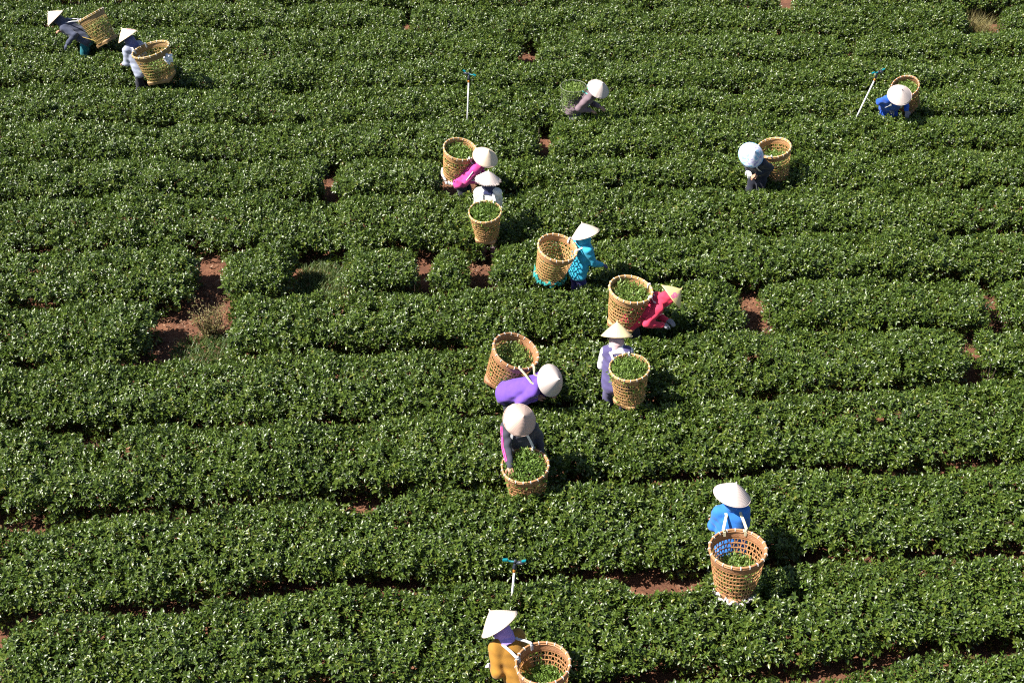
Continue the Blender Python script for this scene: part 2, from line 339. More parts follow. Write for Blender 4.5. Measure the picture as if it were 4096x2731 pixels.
def dir_to_euler(d, twist):
    """XYZ euler of R = Rz(a) Ry(b) Rz(twist) taking +Z to d"""
    a = np.arctan2(d[:, 1], d[:, 0]); b = np.arccos(np.clip(d[:, 2], -1, 1))
    ca, sa, cb, sb, ct, st = np.cos(a), np.sin(a), np.cos(b), np.sin(b), np.cos(twist), np.sin(twist)
    r00 = ca * cb * ct - sa * st; r10 = sa * cb * ct + ca * st; r20 = -sb * ct
    r21 = sb * st; r22 = cb
    return np.stack([np.arctan2(r21, r22), np.arcsin(np.clip(-r20, -1, 1)), np.arctan2(r10, r00)], -1)
TREE_TEA = scatter_tree('tea_foliage', [SPR_M, SPR_Y])

# ------------------------------------------------------------------ tea hedges
ROWS = {
'Z': [(-11.92, 29.33), (-9.59, 29.33), (-3.95, 29.18), (-0.28, 29.06), (3.94, 29.03), (6.87, 28.95), (9.56, 29.11), (11.85, 29.11)],
'A': [(-11.35, 27.97), (-9.13, 27.97), (-3.76, 27.82), (-0.26, 27.7), (3.75, 27.67), (6.54, 27.59), (9.1, 27.75), (11.28, 27.75)],
'B': [(-11.0, 26.81), (-9.88, 26.72), (-8.5, 26.62), (-6.6, 26.62), (-4.96, 26.52), (-3.63, 26.48), (-1.46, 26.39), (0.16, 26.26), (0.69, 26.33), (3.63, 26.37), (5.78, 26.37), (7.1, 26.24), (8.47, 26.35), (10.92, 26.56)],
'C': [(-10.59, 25.46), (-9.52, 25.4), (-7.91, 25.22), (-6.85, 25.13), (-5.28, 25.07), (-3.48, 25.01), (-0.37, 24.98), (1.7, 24.94), (3.49, 24.98), (6.09, 25.07), (8.7, 25.13), (10.56, 25.34)],
'D': [(-10.15, 24.0), (-8.63, 23.94), (-7.58, 23.78), (-6.56, 23.69), (-5.07, 23.72), (-3.35, 23.72), (-0.86, 23.78), (1.65, 23.78), (3.36, 23.72), (5.86, 23.78), (7.88, 23.83), (10.15, 24.0)],
'E': [(-9.72, 22.56), (-8.73, 22.46), (-7.25, 22.32), (-5.34, 22.32), (-3.22, 22.35), (-0.82, 22.46), (0.62, 22.46), (1.59, 22.56), (3.25, 22.64), (5.66, 22.61), (7.59, 22.61), (9.75, 22.66)],
'F': [(-9.25, 21.0), (-7.86, 20.97), (-6.48, 20.94), (-5.1, 20.88), (-3.07, 20.94), (-1.7, 20.94), (0.13, 21.0), (1.51, 21.07), (3.1, 21.12), (4.95, 21.21), (6.81, 21.25), (9.38, 21.42)],
'G': [(-8.85, 19.67), (-7.1, 19.7), (-5.34, 19.71), (-4.46, 19.67), (-2.94, 19.61), (-2.07, 19.71), (-0.97, 19.76), (0.13, 19.88), (1.02, 19.97), (2.98, 19.97), (5.18, 19.9), (6.97, 19.97), (8.98, 20.1)],
'H': [(-8.35, 18.02), (-6.71, 18.07), (-5.47, 18.13), (-4.21, 18.07), (-2.79, 18.11), (-1.55, 18.13), (-0.3, 18.19), (1.45, 18.34), (2.82, 18.44), (4.51, 18.5), (6.21, 18.54), (8.52, 18.6)],
'I': [(-7.86, 16.39), (-6.72, 16.51), (-5.55, 16.55), (-4.21, 16.75), (-2.65, 16.76), (-1.47, 16.83), (0.12, 16.93), (0.91, 16.99), (2.69, 17.06), (3.89, 17.11), (5.11, 17.2), (6.72, 17.21), (8.12, 17.25)],
'J': [(-7.41, 14.9), (-6.32, 14.96), (-5.23, 15.05), (-4.15, 15.21), (-2.51, 15.32), (-1.39, 15.39), (-0.27, 15.42), (0.86, 15.48), (2.0, 15.61), (2.55, 15.69), (4.09, 15.83), (5.24, 15.89), (6.39, 15.91), (7.69, 15.83)],
'K': [(-7.01, 13.58), (-6.14, 13.57), (-5.27, 13.58), (-4.24, 13.64), (-3.2, 13.69), (-2.35, 13.75), (-1.3, 13.81), (-0.25, 13.88), (0.81, 14.02), (2.4, 14.13), (3.47, 14.24), (4.57, 14.38), (5.68, 14.48), (7.34, 14.67)],
'L': [(-6.43, 11.67), (-5.83, 11.82), (-4.91, 11.98), (-3.95, 12.04), (-2.99, 12.16), (-2.2, 12.21), (-1.55, 12.28), (-0.56, 12.3), (0.1, 12.35), (0.76, 12.47), (2.24, 12.59), (3.25, 12.68), (3.94, 12.8), (4.93, 12.71), (5.96, 12.81), (6.82, 12.94)],
'M': [(-5.98, 10.18), (-5.4, 10.22), (-4.54, 10.36), (-3.66, 10.45), (-3.08, 10.58), (-2.05, 10.73), (-0.83, 10.74), (-0.22, 10.78), (0.71, 10.91), (1.67, 10.92), (2.25, 10.95), (3.03, 11.06), (3.33, 11.11), (3.97, 11.2), (4.88, 11.16), (6.3, 11.22)],
'N': [(-5.56, 8.76), (-2.88, 9.0), (-0.13, 9.13), (1.9, 9.27), (3.62, 9.36), (4.23, 9.54), (4.84, 9.71), (5.85, 9.74)],
}
ORDER = 'ZABCDEFGHIJKLMN'
BREAKS = {'Z': [(6.04, 6.36)], 'A': [(-2.34, -2.2), (10.02, 10.67)], 'B': [(0.25, 0.5), (7.07, 7.2)], 'E': [(0.56, 0.67)], 'F': [(-3.35, -3.19), (-1.29, -0.54)],
 'H': [(-5.1, -4.68), (-3.5, -2.74), (-1.48, -1.35), (-0.65, -0.37)], 'I': [(-5.46, -4.37), (3.6, 3.93), (7.4, 7.58)], 'J': [(6.77, 6.95)], 'M': [(-9, -5.93)]}
DENT = {'M': [(1.31, 2.38, .5)], 'L': [(-2.45, -1.6, .42)], 'K': [(-5.95, -5.3, .6), (.95, 1.75, -.2)]}       # stretches where the far side of the hedge has died back
ORD_WORD = ['', 'first', 'second', 'third', 'fourth', 'fifth', 'sixth', 'seventh', 'eighth', 'ninth', 'tenth', 'eleventh', 'twelfth', 'thirteenth', 'fourteenth']
SEG_LABEL = {}
def row_curve(r):
    p = np.array(ROWS[r]); x = np.arange(-16, 16, .1)
    y = np.interp(x, p[:, 0], p[:, 1])
    sl0 = (p[1, 1] - p[0, 1]) / (p[1, 0] - p[0, 0]); sl1 = (p[-1, 1] - p[-2, 1]) / (p[-1, 0] - p[-2, 0])
    y = np.where(x < p[0, 0], p[0, 1] + np.clip(sl0, -.1, .1) * (x - p[0, 0]), y); y = np.where(x > p[-1, 0], p[-1, 1] + np.clip(sl1, -.1, .1) * (x - p[-1, 0]), y)
    k = np.hanning(13); k /= k.sum(); yp = np.pad(y, 6, mode='edge')
    return x, np.convolve(yp, k, 'valid')
CURVE = {r: row_curve(r) for r in ORDER}
def cy(r, x): return np.interp(x, *CURVE[r])
def front_hw(r, x):
    i = ORDER.index(r)
    if i == len(ORDER) - 1: return np.full_like(np.asarray(x, float), .6)
    return np.clip(cy(r, x) - (cy(ORDER[i + 1], x) + .45 + .30), .36, .95)
# obstacles the foliage keeps clear of: (x, y, z0, z1, r0, r1) upright-ish capsules
CLEAR = []
for k, w in PEOPLE.items():
    fx, fy = w['feet']; CLEAR.append((np.array([fx, fy, 0.]), np.array([fx, fy, .55]), .10, .10))
    b = np.array(w['base']); CLEAR.append((b, b + np.array(w['bax']) * w['H'], .34 * w['D'], .46 * w['D']))
def hedge(row, x0, x1, idx, nseg):
    s = ORDER.index(row); length = x1 - x0
    TH = np.linspace(0, math.pi, 181)
    py = np.sign(np.cos(TH)) * np.abs(np.cos(TH)) ** .62; pz = np.sin(TH) ** .5
    N = int(length * 2.05 * 680)
    x = RNG.uniform(x0, x1, N)
    # arc-length table of the nominal profile (half width .5, height .72)
    ly = py * .5; lz = .1 + pz * .62; seg = np.hypot(np.diff(ly), np.diff(lz)); wgt = np.ones(180)
    mid = (TH[1:] + TH[:-1]) / 2; wgt[mid < .45] *= .35           # far foot of the hedge
    cdf = np.concatenate([[0], np.cumsum(seg * wgt)]); cdf /= cdf[-1]
    th = np.interp(RNG.uniform(0, 1, N), cdf, TH)
    cyv = np.sign(np.cos(th)) * np.abs(np.cos(th)) ** .62; szv = np.sin(th) ** .5
    back = np.full(N, .45)
    for a, b, d in DENT.get(row, []): back -= d * np.clip(np.minimum(x - a, b - x) / .25, 0, 1)
    hw = np.where(cyv > 0, back, front_hw(row, x))
    ht = .70 + .05 * noise2(x * 1.1, np.full(N, s * 7.3), 21) + .045 * noise2(x * 2.9, np.full(N, s * 3.1), 22)
    e = np.minimum(x - x0, x1 - x)                               # rounded ends
    q = np.sqrt(np.clip(1 - (1 - np.clip(e / .3, 0, 1)) ** 2, 0, 1)); hw = hw * (.5 + .5 * q); ht = ht * (.6 + .4 * q)
    yy = hw * cyv; zz = .08 + (ht - .08) * szv
    ny_ = np.cos(th) / np.maximum(hw, .15) * .5; nz_ = np.sin(th) * .9 + .05; nl = np.hypot(ny_, nz_); ny_ /= nl; nz_ /= nl
    endn = np.where(e < .3, (1 - e / .3), 0) * np.where(x - x0 < x1 - x, -1, 1)
    u = th * .55
    lump = .075 * noise2(x * 2.3, u * 3.2 + s * 11, 31) + .035 * noise2(x * 5.5, u * 8 + s * 5, 32)
    depth = np.minimum(RNG.exponential(.045, N), .17)
    inner = RNG.uniform(size=N) < .3; depth = np.where(inner, RNG.uniform(.08, .36, N), depth)
    off = lump - depth
    P = np.stack([x + endn * off, cy(row, x) + yy + ny_ * off, zz + nz_ * off], -1)
    core = RNG.uniform(size=N) < .2                               # shaded leaves and twigs inside the hedge
    cw = RNG.uniform(-.82, .8, N); P[core, 1] = (cy(row, x) + np.where(cw > 0, back, front_hw(row, x)) * cw * (.5 + .5 * q))[core]; P[core, 2] = RNG.uniform(.06, .5, N)[core]
    # bare patches, thinner towards the foot
    hole = noise2(x * 1.9 + 5, u * 4 + s * 3, 41) * .6 + noise2(x * 5 + 2, u * 9 + s, 42) * .5
    low = np.clip((.56 + .07 * noise2(x * 2.1, np.full(N, s * 1.7), 61) + .05 * noise2(x * 6, np.full(N, s * 2.9), 62) - P[:, 2]) / .26, 0, 1)
    keep = (hole * np.where(szv > .8, .55, 1) + 1.05 - 1.45 * low + .25 * RNG.normal(size=N)) > .12
    keep = (keep | core) & (P[:, 2] > .04)
    for a, b, r0, r1 in CLEAR:
        near = (np.abs(P[:, 0] - (a[0] + b[0]) / 2) < .7) & (np.abs(P[:, 1] - (a[1] + b[1]) / 2) < .7)
        if near.any():
            d = b - a; t = np.clip(((P - a) @ d) / (d @ d), 0, 1); dist = np.linalg.norm(P - (a + t[:, None] * d), axis=1)
            keep &= ~(near & (dist < r0 + (r1 - r0) * t + .02))
    P = P[keep]; n = len(P); ny_ = ny_[keep]; nz_ = nz_[keep]; endn = endn[keep]; dp = depth[keep]
    d = np.stack([endn * .5, ny_ * .75, nz_ * .75 + .45], -1) + RNG.normal(size=(n, 3)) * .38
    d /= np.linalg.norm(d, axis=1, keepdims=True)
    rot = dir_to_euler(d, RNG.uniform(0, 6.28, n))
    top = nz_ > .75
    young = ((RNG.uniform(size=n) < np.where(top, .16, .03)) & (dp < .03)).astype(int)
    patch = noise2(P[:, 0] * .9, P[:, 1] * .9, 51)
    young |= ((RNG.uniform(size=n) < .18 * np.clip(patch * 2, 0, 1)) & top & (dp < .04)).astype(int)
    P[young == 1, 2] += RNG.uniform(.0, .035, int(young.sum()))
    scl = RNG.uniform(.85, 1.35, n); var = RNG.integers(0, 24, n)
    root = empty('tea_hedge', ((x0 + x1) / 2, float(cy(row, (x0 + x1) / 2)), 0))
    fo = link('foliage', point_cloud('hedge_foliage', P, rot, scl, var, young), None, root, True)
    md = fo.modifiers.new('scatter', 'NODES'); md.node_group = TREE_TEA; tag(fo, kind='stuff')
    # woody stems
    parts = []
    for xb in np.arange(x0 + .12, x1 - .1, .33):
        for _ in range(4):
            bx = xb + random.uniform(-.08, .08); by = float(cy(row, xb)) - .1 + random.uniform(-.2, .15)
            tx = bx + random.uniform(-.25, .25); ty = by + random.uniform(-.42, .34); tz = random.uniform(.42, .62)
            tx = min(max(tx, x0 + .05), x1 - .05)
            parts.append(tube([(bx, by, -.03), (bx * .6 + tx * .4 + random.uniform(-.04, .04), by * .6 + ty * .4, tz * .45), (tx, ty, tz)], [.014, .010, .005], 5, False))
    st = link('stems', mesh_from('hedge_stems', *merge(parts)), M_BARK, root, True); tag(st, kind='stuff')
    return root, n
SEG_TEXT = {
 'Z': ['clipped tea hedge at the very top edge of the field, left of a dark break', 'short tea hedge at the very top edge of the field near the right corner'],
 'A': ['tea hedge in the first full row behind the upper left pickers', 'long tea hedge of the first full row ending at tan dry grass', 'tea hedge piece in the top right corner beyond the dry grass'],
 'B': ['tea hedge of the second full row, just behind the grey and navy pickers', 'tea hedge of the second full row between the red soil gap and a dark notch', 'tea hedge of the second full row at the right edge past the notch'],
 'C': ['unbroken tea hedge of the third full row, behind the tall white sprinkler poles'],
 'D': ['unbroken tea hedge of the fourth full row, behind the mauve and bright blue pickers'],
 'E': ['tea hedge of the fifth full row, left piece with the upright sprinkler pole', 'tea hedge of the fifth full row in front of the mauve and bright blue pickers'],
 'F': ['tea hedge of the sixth full row at the left edge', 'short tea hedge piece left of the pink picker\'s basket', 'tea hedge of the sixth full row behind the picker in the floral hat'],
 'G': ['unbroken tea hedge of the seventh full row, in front of the floral hat picker'],
 'H': ['tea hedge at the left edge above the bare gap with the dry shrub', 'small separate round tea bush between red soil and weedy grass', 'tea bush right of the weedy grass gap', 'small tea bush piece left of the legs below the white sweater', 'tea hedge of the eighth row behind the turquoise picker'],
 'I': ['tea hedge left of the soil gap with the dry shrub', 'tea hedge of the ninth row from the dry shrub past the turquoise picker', 'tea hedge of the ninth row between two small red soil gaps', 'tea hedge end at the right edge past the second red soil gap'],
 'J': ['long tea hedge of the tenth row, behind the purple picker', 'tea hedge end of the tenth row at the right edge beyond a dark notch'],
 'K': ['long tea hedge of the eleventh row, behind the brown hat picker'],
 'L': ['tea hedge of the twelfth row, behind the royal blue picker'],
 'M': ['broad tea hedge with the short sprinkler, behind the mustard picker'],
 'N': ['nearest tea hedge along the bottom edge'],
}
TOTAL = 0
for r in ORDER:
    ext = 5 + .36 * float(cy(r, 0)) * 1.0
    ext = .415 * math.hypot(float(cy(r, 0)), 12.1) + 1.3            # a little beyond the frame on both sides
    xs = [-ext]; 
    for a, b in BREAKS.get(r, []): xs += [a, b]
    xs.append(ext)
    segs = [(xs[i], xs[i + 1]) for i in range(0, len(xs), 2) if xs[i + 1] - xs[i] > .2]
    for i, (a, b) in enumerate(segs):
        root, n = hedge(r, a, b, i, len(segs)); TOTAL += n
        txt = SEG_TEXT[r]
        tag(root, txt[min(i, len(txt) - 1)], 'tea hedge', 'tea hedges planted in rows')
print('sprigs', TOTAL)

# ------------------------------------------------------------------ people
def skeleton(k, beta, headp):
    hip = np.array([0, -.10 * math.sin(beta), .88 - .05 * math.sin(beta)]); sp = np.array([0, math.sin(beta), math.cos(beta)])
    hd = np.array([0, math.sin(headp), math.cos(headp)]); neck = hip + .52 * sp + np.array([0, .01, 0])
    S = dict(hip=hip, chest=hip + .30 * sp, neck=neck, head=neck + .10 * hd, sh=hip + .46 * sp)
    S = {a: b * k for a, b in S.items()}; S['sp'] = sp; S['hd'] = hd; S['nf'] = np.array([0, math.cos(beta), -math.sin(beta)])
    S['ff'] = np.array([0, math.cos(headp), -math.sin(headp)])
    return S
def cap(P, a, b, ra, rb):
    a = np.asarray(a, float); d = np.asarray(b, float) - a
    t = np.clip(((P - a) @ d) / (d @ d), 0, 1)
    return np.linalg.norm(P - a - t[:, None] * d, axis=1) - (ra + (rb - ra) * t)
def smin(a, b, k):
    h = np.clip(.5 + .5 * (b - a) / k, 0, 1); return b * (1 - h) + a * h - k * h * (1 - h)
def ell(P, c, axes, r):
    Q = (P - c) @ np.array(axes).T / np.array(r); n = np.linalg.norm(Q, axis=1)
    return (n - 1) * min(r)
def wrinkle(P, amp, f=1.0, ph=0.0):
    a = np.sin(P[:, 0] * 31 * f + P[:, 2] * 23 * f + ph + 2.2 * np.sin(P[:, 1] * 17 * f)); b = np.sin(P[:, 1] * 37 * f - P[:, 2] * 41 * f + 1.7 * ph + 1.5 * np.sin(P[:, 0] * 21 * f))
    c = np.sin(P[:, 2] * 63 * f + P[:, 0] * 19 * f + ph)
    return amp * (.5 * a + .5 * b + .35 * c)
def surface_nets(fn, lo, hi, h):
    lo = np.asarray(lo, float); n = np.ceil((np.asarray(hi) - lo) / h).astype(int) + 1
    ax = [lo[i] + h * np.arange(n[i]) for i in range(3)]
    G = np.stack(np.meshgrid(*ax, indexing='ij'), -1).reshape(-1, 3)
    v = fn(G).reshape(n); s = v < 0
    c = {}
    for i in (0, 1):
        for j in (0, 1):
            for k in (0, 1): c[i, j, k] = v[i:n[0] - 1 + i, j:n[1] - 1 + j, k:n[2] - 1 + k]
    sh = c[0, 0, 0].shape; sm = np.zeros(sh + (3,)); ct = np.zeros(sh)
    for a in c:
        for d in range(3):
            if a[d] == 0:
                b = list(a); b[d] = 1; va, vb = c[a], c[tuple(b)]; m = (va < 0) != (vb < 0)
                t = np.where(m, va / np.where(m, va - vb, 1), 0)
                for q in range(3): sm[..., q] += m * (a[q] + (t if q == d else 0))
                ct += m
    act = ct > 0; idx = -np.ones(sh, int); idx[act] = np.arange(act.sum())
    cell = np.argwhere(act); V = lo + h * (cell + sm[act] / ct[act][:, None])
    F = []
    for d in range(3):
        e1, e2 = [(1, 2), (2, 0), (0, 1)][d]
        sl = [slice(1, -1)] * 3; sl[d] = slice(None, -1); s0 = s[tuple(sl)]; sl[d] = slice(1, None); s1 = s[tuple(sl)]
        w = np.argwhere(s0 != s1); 
        if not len(w): continue
        flip = s0[s0 != s1]; off = np.array([1, 1, 1]); off[d] = 0; g = w + off
        def at(o1, o2):
            q = g.copy(); q[:, e1] += o1; q[:, e2] += o2; return idx[q[:, 0], q[:, 1], q[:, 2]]
        quad = np.stack([at(-1, -1), at(0, -1), at(0, 0), at(-1, 0)], -1)
        F.append(np.where(flip[:, None], quad, quad[:, ::-1]))
    return V, np.concatenate(F)
def sdf_mesh(name, fn, lo, hi, h):
    V, F = surface_nets(fn, lo, hi, h); return mesh_from(name, V, F, True), V, F
def bbox(pts, pad):
    p = np.array(pts); return p.min(0) - pad, p.max(0) + pad
X1 = np.array([1., 0, 0])
M_SKIN = plain('skin', (.42, .22, .14), .6, .12, 20)
def arm(S, k, side, target):
    s0 = S['sh'] + X1 * side * .165 * k; L1, L2 = .27 * k, .24 * k
    t = np.asarray(target, float); v = t - s0; d = np.linalg.norm(v)
    hand_len = .07 * k; dmax = (L1 + L2 + hand_len) * .985
    if d > dmax: t = s0 + v / d * dmax; v = t - s0; d = dmax
    wv = v / d; wr = t - wv * hand_len; e = wr - s0; d = max(np.linalg.norm(e), .12); ed = e / d
    a = (L1 * L1 - L2 * L2 + d * d) / (2 * d); hh = math.sqrt(max(L1 * L1 - a * a, .0004))
    pole = np.array([side * .35, -.45 - .4 * S['sp'][1], -.6]); pole -= ed * (pole @ ed); pole /= np.linalg.norm(pole)
    el = s0 + ed * a + pole * hh
    hdir = (wr - el) / np.linalg.norm(wr - el)
    return s0, el, wr, hdir
def hand_sdf(wr, hd_, side, k, inf=0.0):
    lat = np.cross(hd_, [0, 0, 1.]); lat = lat / (np.linalg.norm(lat) + 1e-6) * side; dn = np.cross(lat, hd_) * (-1 if np.cross(lat, hd_)[2] > 0 else 1)
    segs = [(wr - hd_ * .03, wr + hd_ * .02, .026, .027)]
    for q in (-.02, -.005, .01, .022): segs.append((wr + hd_ * .02 + lat * q * .8, wr + hd_ * .085 + lat * q * 1.25, .016, .013))
    for q, L in ((-.030, .055), (-.010, .07), (.011, .075), (.031, .066)):
        b = wr + hd_ * .088 + lat * q; m = b + hd_ * L * .55 + dn * L * .2; e = m + hd_ * L * .28 + dn * L * .42
        segs += [(b, m, .0095, .0085), (m, e, .0085, .007)]
    tb = wr + hd_ * .03 + lat * .028; tm = tb + hd_ * .03 + lat * .03 + dn * .008; te = tm + hd_ * .03 + dn * .016 + lat * .004
    segs += [(tb, tm, .013, .011), (tm, te, .011, .008)]
    segs = [tuple([np.asarray(a) , np.asarray(b), ra * k + inf, rb * k + inf]) for a, b, ra, rb in segs]
    def fn(P):
        d = None
        for a, b, ra, rb in segs:
            q = cap(P, a, b, ra, rb); d = q if d is None else smin(d, q, .006)
        return d
    lo, hi = bbox([p for s_ in segs for p in s_[:2]], .04)
    return fn, lo, hi
def make_person(key, label, jacket, trousers, scarf, hands_mat=(None, None), sleeve=None, cuff=None, seed=0, hood='hood', collar=None):
    w = PEOPLE[key]; k = w['sc']; S = skeleton(k, rad(w['b']), rad(w['hp'])); w['S'] = S
    root = empty('person', (w['feet'][0], w['feet'][1], 0), rad(-w['yaw'])); tag(root, label, 'person', 'tea pickers among the hedges')
    w['root'] = root
    hip, sh, neck, head, sp, hd_, nf, ff = (S[q] for q in ('hip', 'sh', 'neck', 'head', 'sp', 'hd', 'nf', 'ff'))
    fwd_def = .34 + .12 * math.sin(rad(w['b']))
    arms = {}
    for nm, sd in (('L', -1), ('R', 1)):
        tg = w['hands'].get(nm, [sd * .13, fwd_def, .86 * k]); arms[nm] = arm(S, k, sd, tg)
    w['arms'] = arms
    def torso(P, r0, r1, s0=.0, s1=.36):
        Q = np.stack([(P - hip) @ X1 / 1.4, (P - hip) @ nf, (P - hip) @ sp], -1)
        return cap(Q, (0, 0, s0 * k), (0, 0, s1 * k), r0 * k, r1 * k)
    legs = []
    for sd in (-1, 1):
        h0 = hip + X1 * sd * .085 * k; kn = np.array([sd * .095 * k, hip[1] * .4 + .035 * k, .45 * k]); an = np.array([sd * .1 * k, -.02 * k, .075 * k])
        legs.append((sd, h0, kn, an))
    # body: one skin surface, head with nose, ears and chin, fingers on the hands
    def body(P):
        d = torso(P, .1, .105)
        d = smin(d, cap(P, sh - X1 * .13 * k, sh + X1 * .13 * k, .05 * k, .05 * k), .05)
        d = smin(d, cap(P, neck - sp * .06 * k, head - hd_ * .03 * k, .055 * k, .05 * k), .03)
        d = smin(d, ell(P, head, (X1, ff, hd_), (.074 * k, .092 * k, .108 * k)), .02)
        d = smin(d, cap(P, head + ff * .045 * k - hd_ * .055 * k, head + ff * .06 * k - hd_ * .085 * k, .04 * k, .032 * k), .03)
        d = smin(d, cap(P, head + ff * .088 * k + hd_ * .005 * k, head + ff * .106 * k - hd_ * .03 * k, .009 * k, .015 * k), .012)
        for sd in (-1, 1): d = smin(d, ell(P, head + X1 * sd * .077 * k - hd_ * .015 * k, (X1, ff, hd_), (.012 * k, .022 * k, .032 * k)), .008)
        for s0, el, wr, hv in arms.values():
            d = smin(d, cap(P, s0, el, .046 * k, .038 * k), .03); d = smin(d, cap(P, el, wr, .038 * k, .026 * k), .015)
        for sd, h0, kn, an in legs:
            d = smin(d, cap(P, h0, kn, .082 * k, .055 * k), .03); d = smin(d, cap(P, kn, an, .055 * k, .036 * k), .02)
            d = smin(d, cap(P, an + np.array([0, -.02, -.035]), an + np.array([sd * .02, .13, -.045]), .034, .028), .02)
        return d
    allp = [hip, head, head + hd_ * .1] + [p for a in arms.values() for p in a[:3]] + [p for l in legs for p in l[1:]] + [np.array([0, .15, .03])]
    lo, hi = bbox(allp, .14); lo[2] = -.02
    V, F = surface_nets(body, lo, hi, .017); V = list(V); F = [tuple(q) for q in F]
    for nm, sd in (('L', -1), ('R', 1)):
        fn, l2, h2 = hand_sdf(arms[nm][2], arms[nm][3], sd, k); v2, f2 = surface_nets(fn, l2, h2, .0065); o = len(V)
        V += list(v2); F += [tuple(int(i) + o for i in q) for q in f2]
    link('body', mesh_from('body', V, F, True), M_SKIN, root)
    # clothes
    def upper(P, with_arms=True, with_torso=True):
        d = None
        if with_torso:
            d = torso(P, .147, .136, -.04, .35)
            d = smin(d, cap(P, sh - X1 * .15 * k, sh + X1 * .15 * k, .072 * k, .072 * k), .06)
            for sd in (-1, 1): d = smin(d, cap(P, sh + X1 * sd * .12 * k, neck + sp * .015 * k, .07 * k, .066 * k), .05)
            d = np.maximum(d, -((P - hip) @ sp + .13 * k))
        if with_arms:
            for s0, el, wr, hv in arms.values():
                a_ = cap(P, s0, el, .072 * k, .062 * k); b_ = cap(P, el, wr + hv * .0, .062 * k, .046 * k); q = smin(a_, b_, .02)
                d = q if d is None else smin(d, q, .035)
        return d + wrinkle(P, .0065, 1, seed)
    ap = [hip - sp * .16, neck] + [p for a in arms.values() for p in a[:3]]; lo, hi = bbox(ap, .2)
    jname = 'jacket'
    if sleeve is None:
        link('jacket', sdf_mesh('jacket', upper, lo, hi, .014)[0], jacket, root)
    else:
        link('vest', sdf_mesh('vest', lambda P: upper(P, False), lo, hi, .014)[0], jacket, root)
        for nm in 'LR':
            s0, el, wr, hv = arms[nm]; l2, h2 = bbox([s0, el, wr], .1)
            link('sleeve', sdf_mesh('sleeve', lambda P: smin(cap(P, s0, el, .068 * k, .056 * k), cap(P, el, wr, .056 * k, .042 * k), .02) + wrinkle(P, .006, 1, seed), l2, h2, .014)[0], sleeve, root)
    def lower(P):
        d = torso(P, .118, .11, -.07, .02)
        for sd, h0, kn, an in legs:
            d = smin(d, cap(P, h0, kn, .095 * k, .075 * k), .04); d = smin(d, cap(P, kn, an, .075 * k, .06 * k), .03)
        return d + wrinkle(P, .006, .8, seed + 1)
    lo, hi = bbox([hip + sp * .05] + [p for l in legs for p in l[1:]], .16)
    link('trousers', sdf_mesh('trousers', lower, lo, hi, .017)[0], trousers, root)
    for sd, h0, kn, an in legs:
        fn = lambda P: np.maximum(smin(cap(P, an + np.array([0, 0, .1]), an - np.array([0, .01, .03]), .062, .05), cap(P, an + np.array([0, -.02, -.035]), an + np.array([sd * .02, .14, -.04]), .045, .038), .02), -P[:, 2])
        l2, h2 = bbox([an + np.array([0, .18, .12]), an - np.array([0, .08, .08])], .08); l2[2] = -.03
        link('boot', sdf_mesh('boot', fn, l2, h2, .014)[0], M_BOOT, root)
    def hoodf(P):
        d = ell(P, head, (X1, ff, hd_), (.096 * k, .112 * k, .125 * k))
        d = smin(d, cap(P, head - hd_ * .05 * k - ff * .02, neck - sp * .015 * k, .088 * k, .098 * k), .05)
        d = d + wrinkle(P, .007, 1.3, seed + 2)
        cut = ell(P, head + ff * .12 * k - hd_ * .03 * k, (X1, ff, hd_), (.07 * k, .09 * k, .085 * k))
        return np.maximum(d, -cut)
    lo, hi = bbox([head, neck], .2)
    link(hood, sdf_mesh(hood, hoodf, lo, hi, .013)[0], scarf, root)
    if collar is not None:                                   # second cloth wound low round the neck
        def colf(P):
            Q = np.stack([(P - neck) @ X1 / 1.15, (P - neck) @ nf, (P - neck) @ sp], -1)
            return np.maximum(cap(Q, (0, 0, -.06 * k), (0, 0, .05 * k), .13 * k, .085 * k) + wrinkle(P, .008, 1.2, seed + 4), -((P - neck) @ sp + .07 * k))
        lo, hi = bbox([neck], .26); link('neckcloth', sdf_mesh('neckcloth', colf, lo, hi, .013)[0], collar, root)
    for nm, sd, hm in (('L', -1, hands_mat[0]), ('R', 1, hands_mat[1])):
        if hm is not None:
            s0, el, wr, hv = arms[nm]; fn, l2, h2 = hand_sdf(wr, hv, sd, k, .0035)
            g = lambda P: smin(fn(P), cap(P, wr - hv * .05, wr, .04 * k, .034 * k), .01)
            l2 = np.minimum(l2, wr - hv * .05 - .06); h2 = np.maximum(h2, wr - hv * .05 + .06)
            link('glove', sdf_mesh('glove', g, l2, h2, .007)[0], hm, root)
        if cuff is not None and cuff[nm == 'R'] is not None:
            s0, el, wr, hv = arms[nm]; a0 = el + (wr - el) * .55
            l2, h2 = bbox([a0, wr], .07)
            link('cuff', sdf_mesh('cuff', lambda P: cap(P, a0, wr + hv * .015, .052 * k, .045 * k) + wrinkle(P, .003, 1.5, seed), l2, h2, .011)[0], cuff[nm == 'R'], root)
    return root
M_BOOT = plain('boot_rubber', (.03, .03, .035), .5)
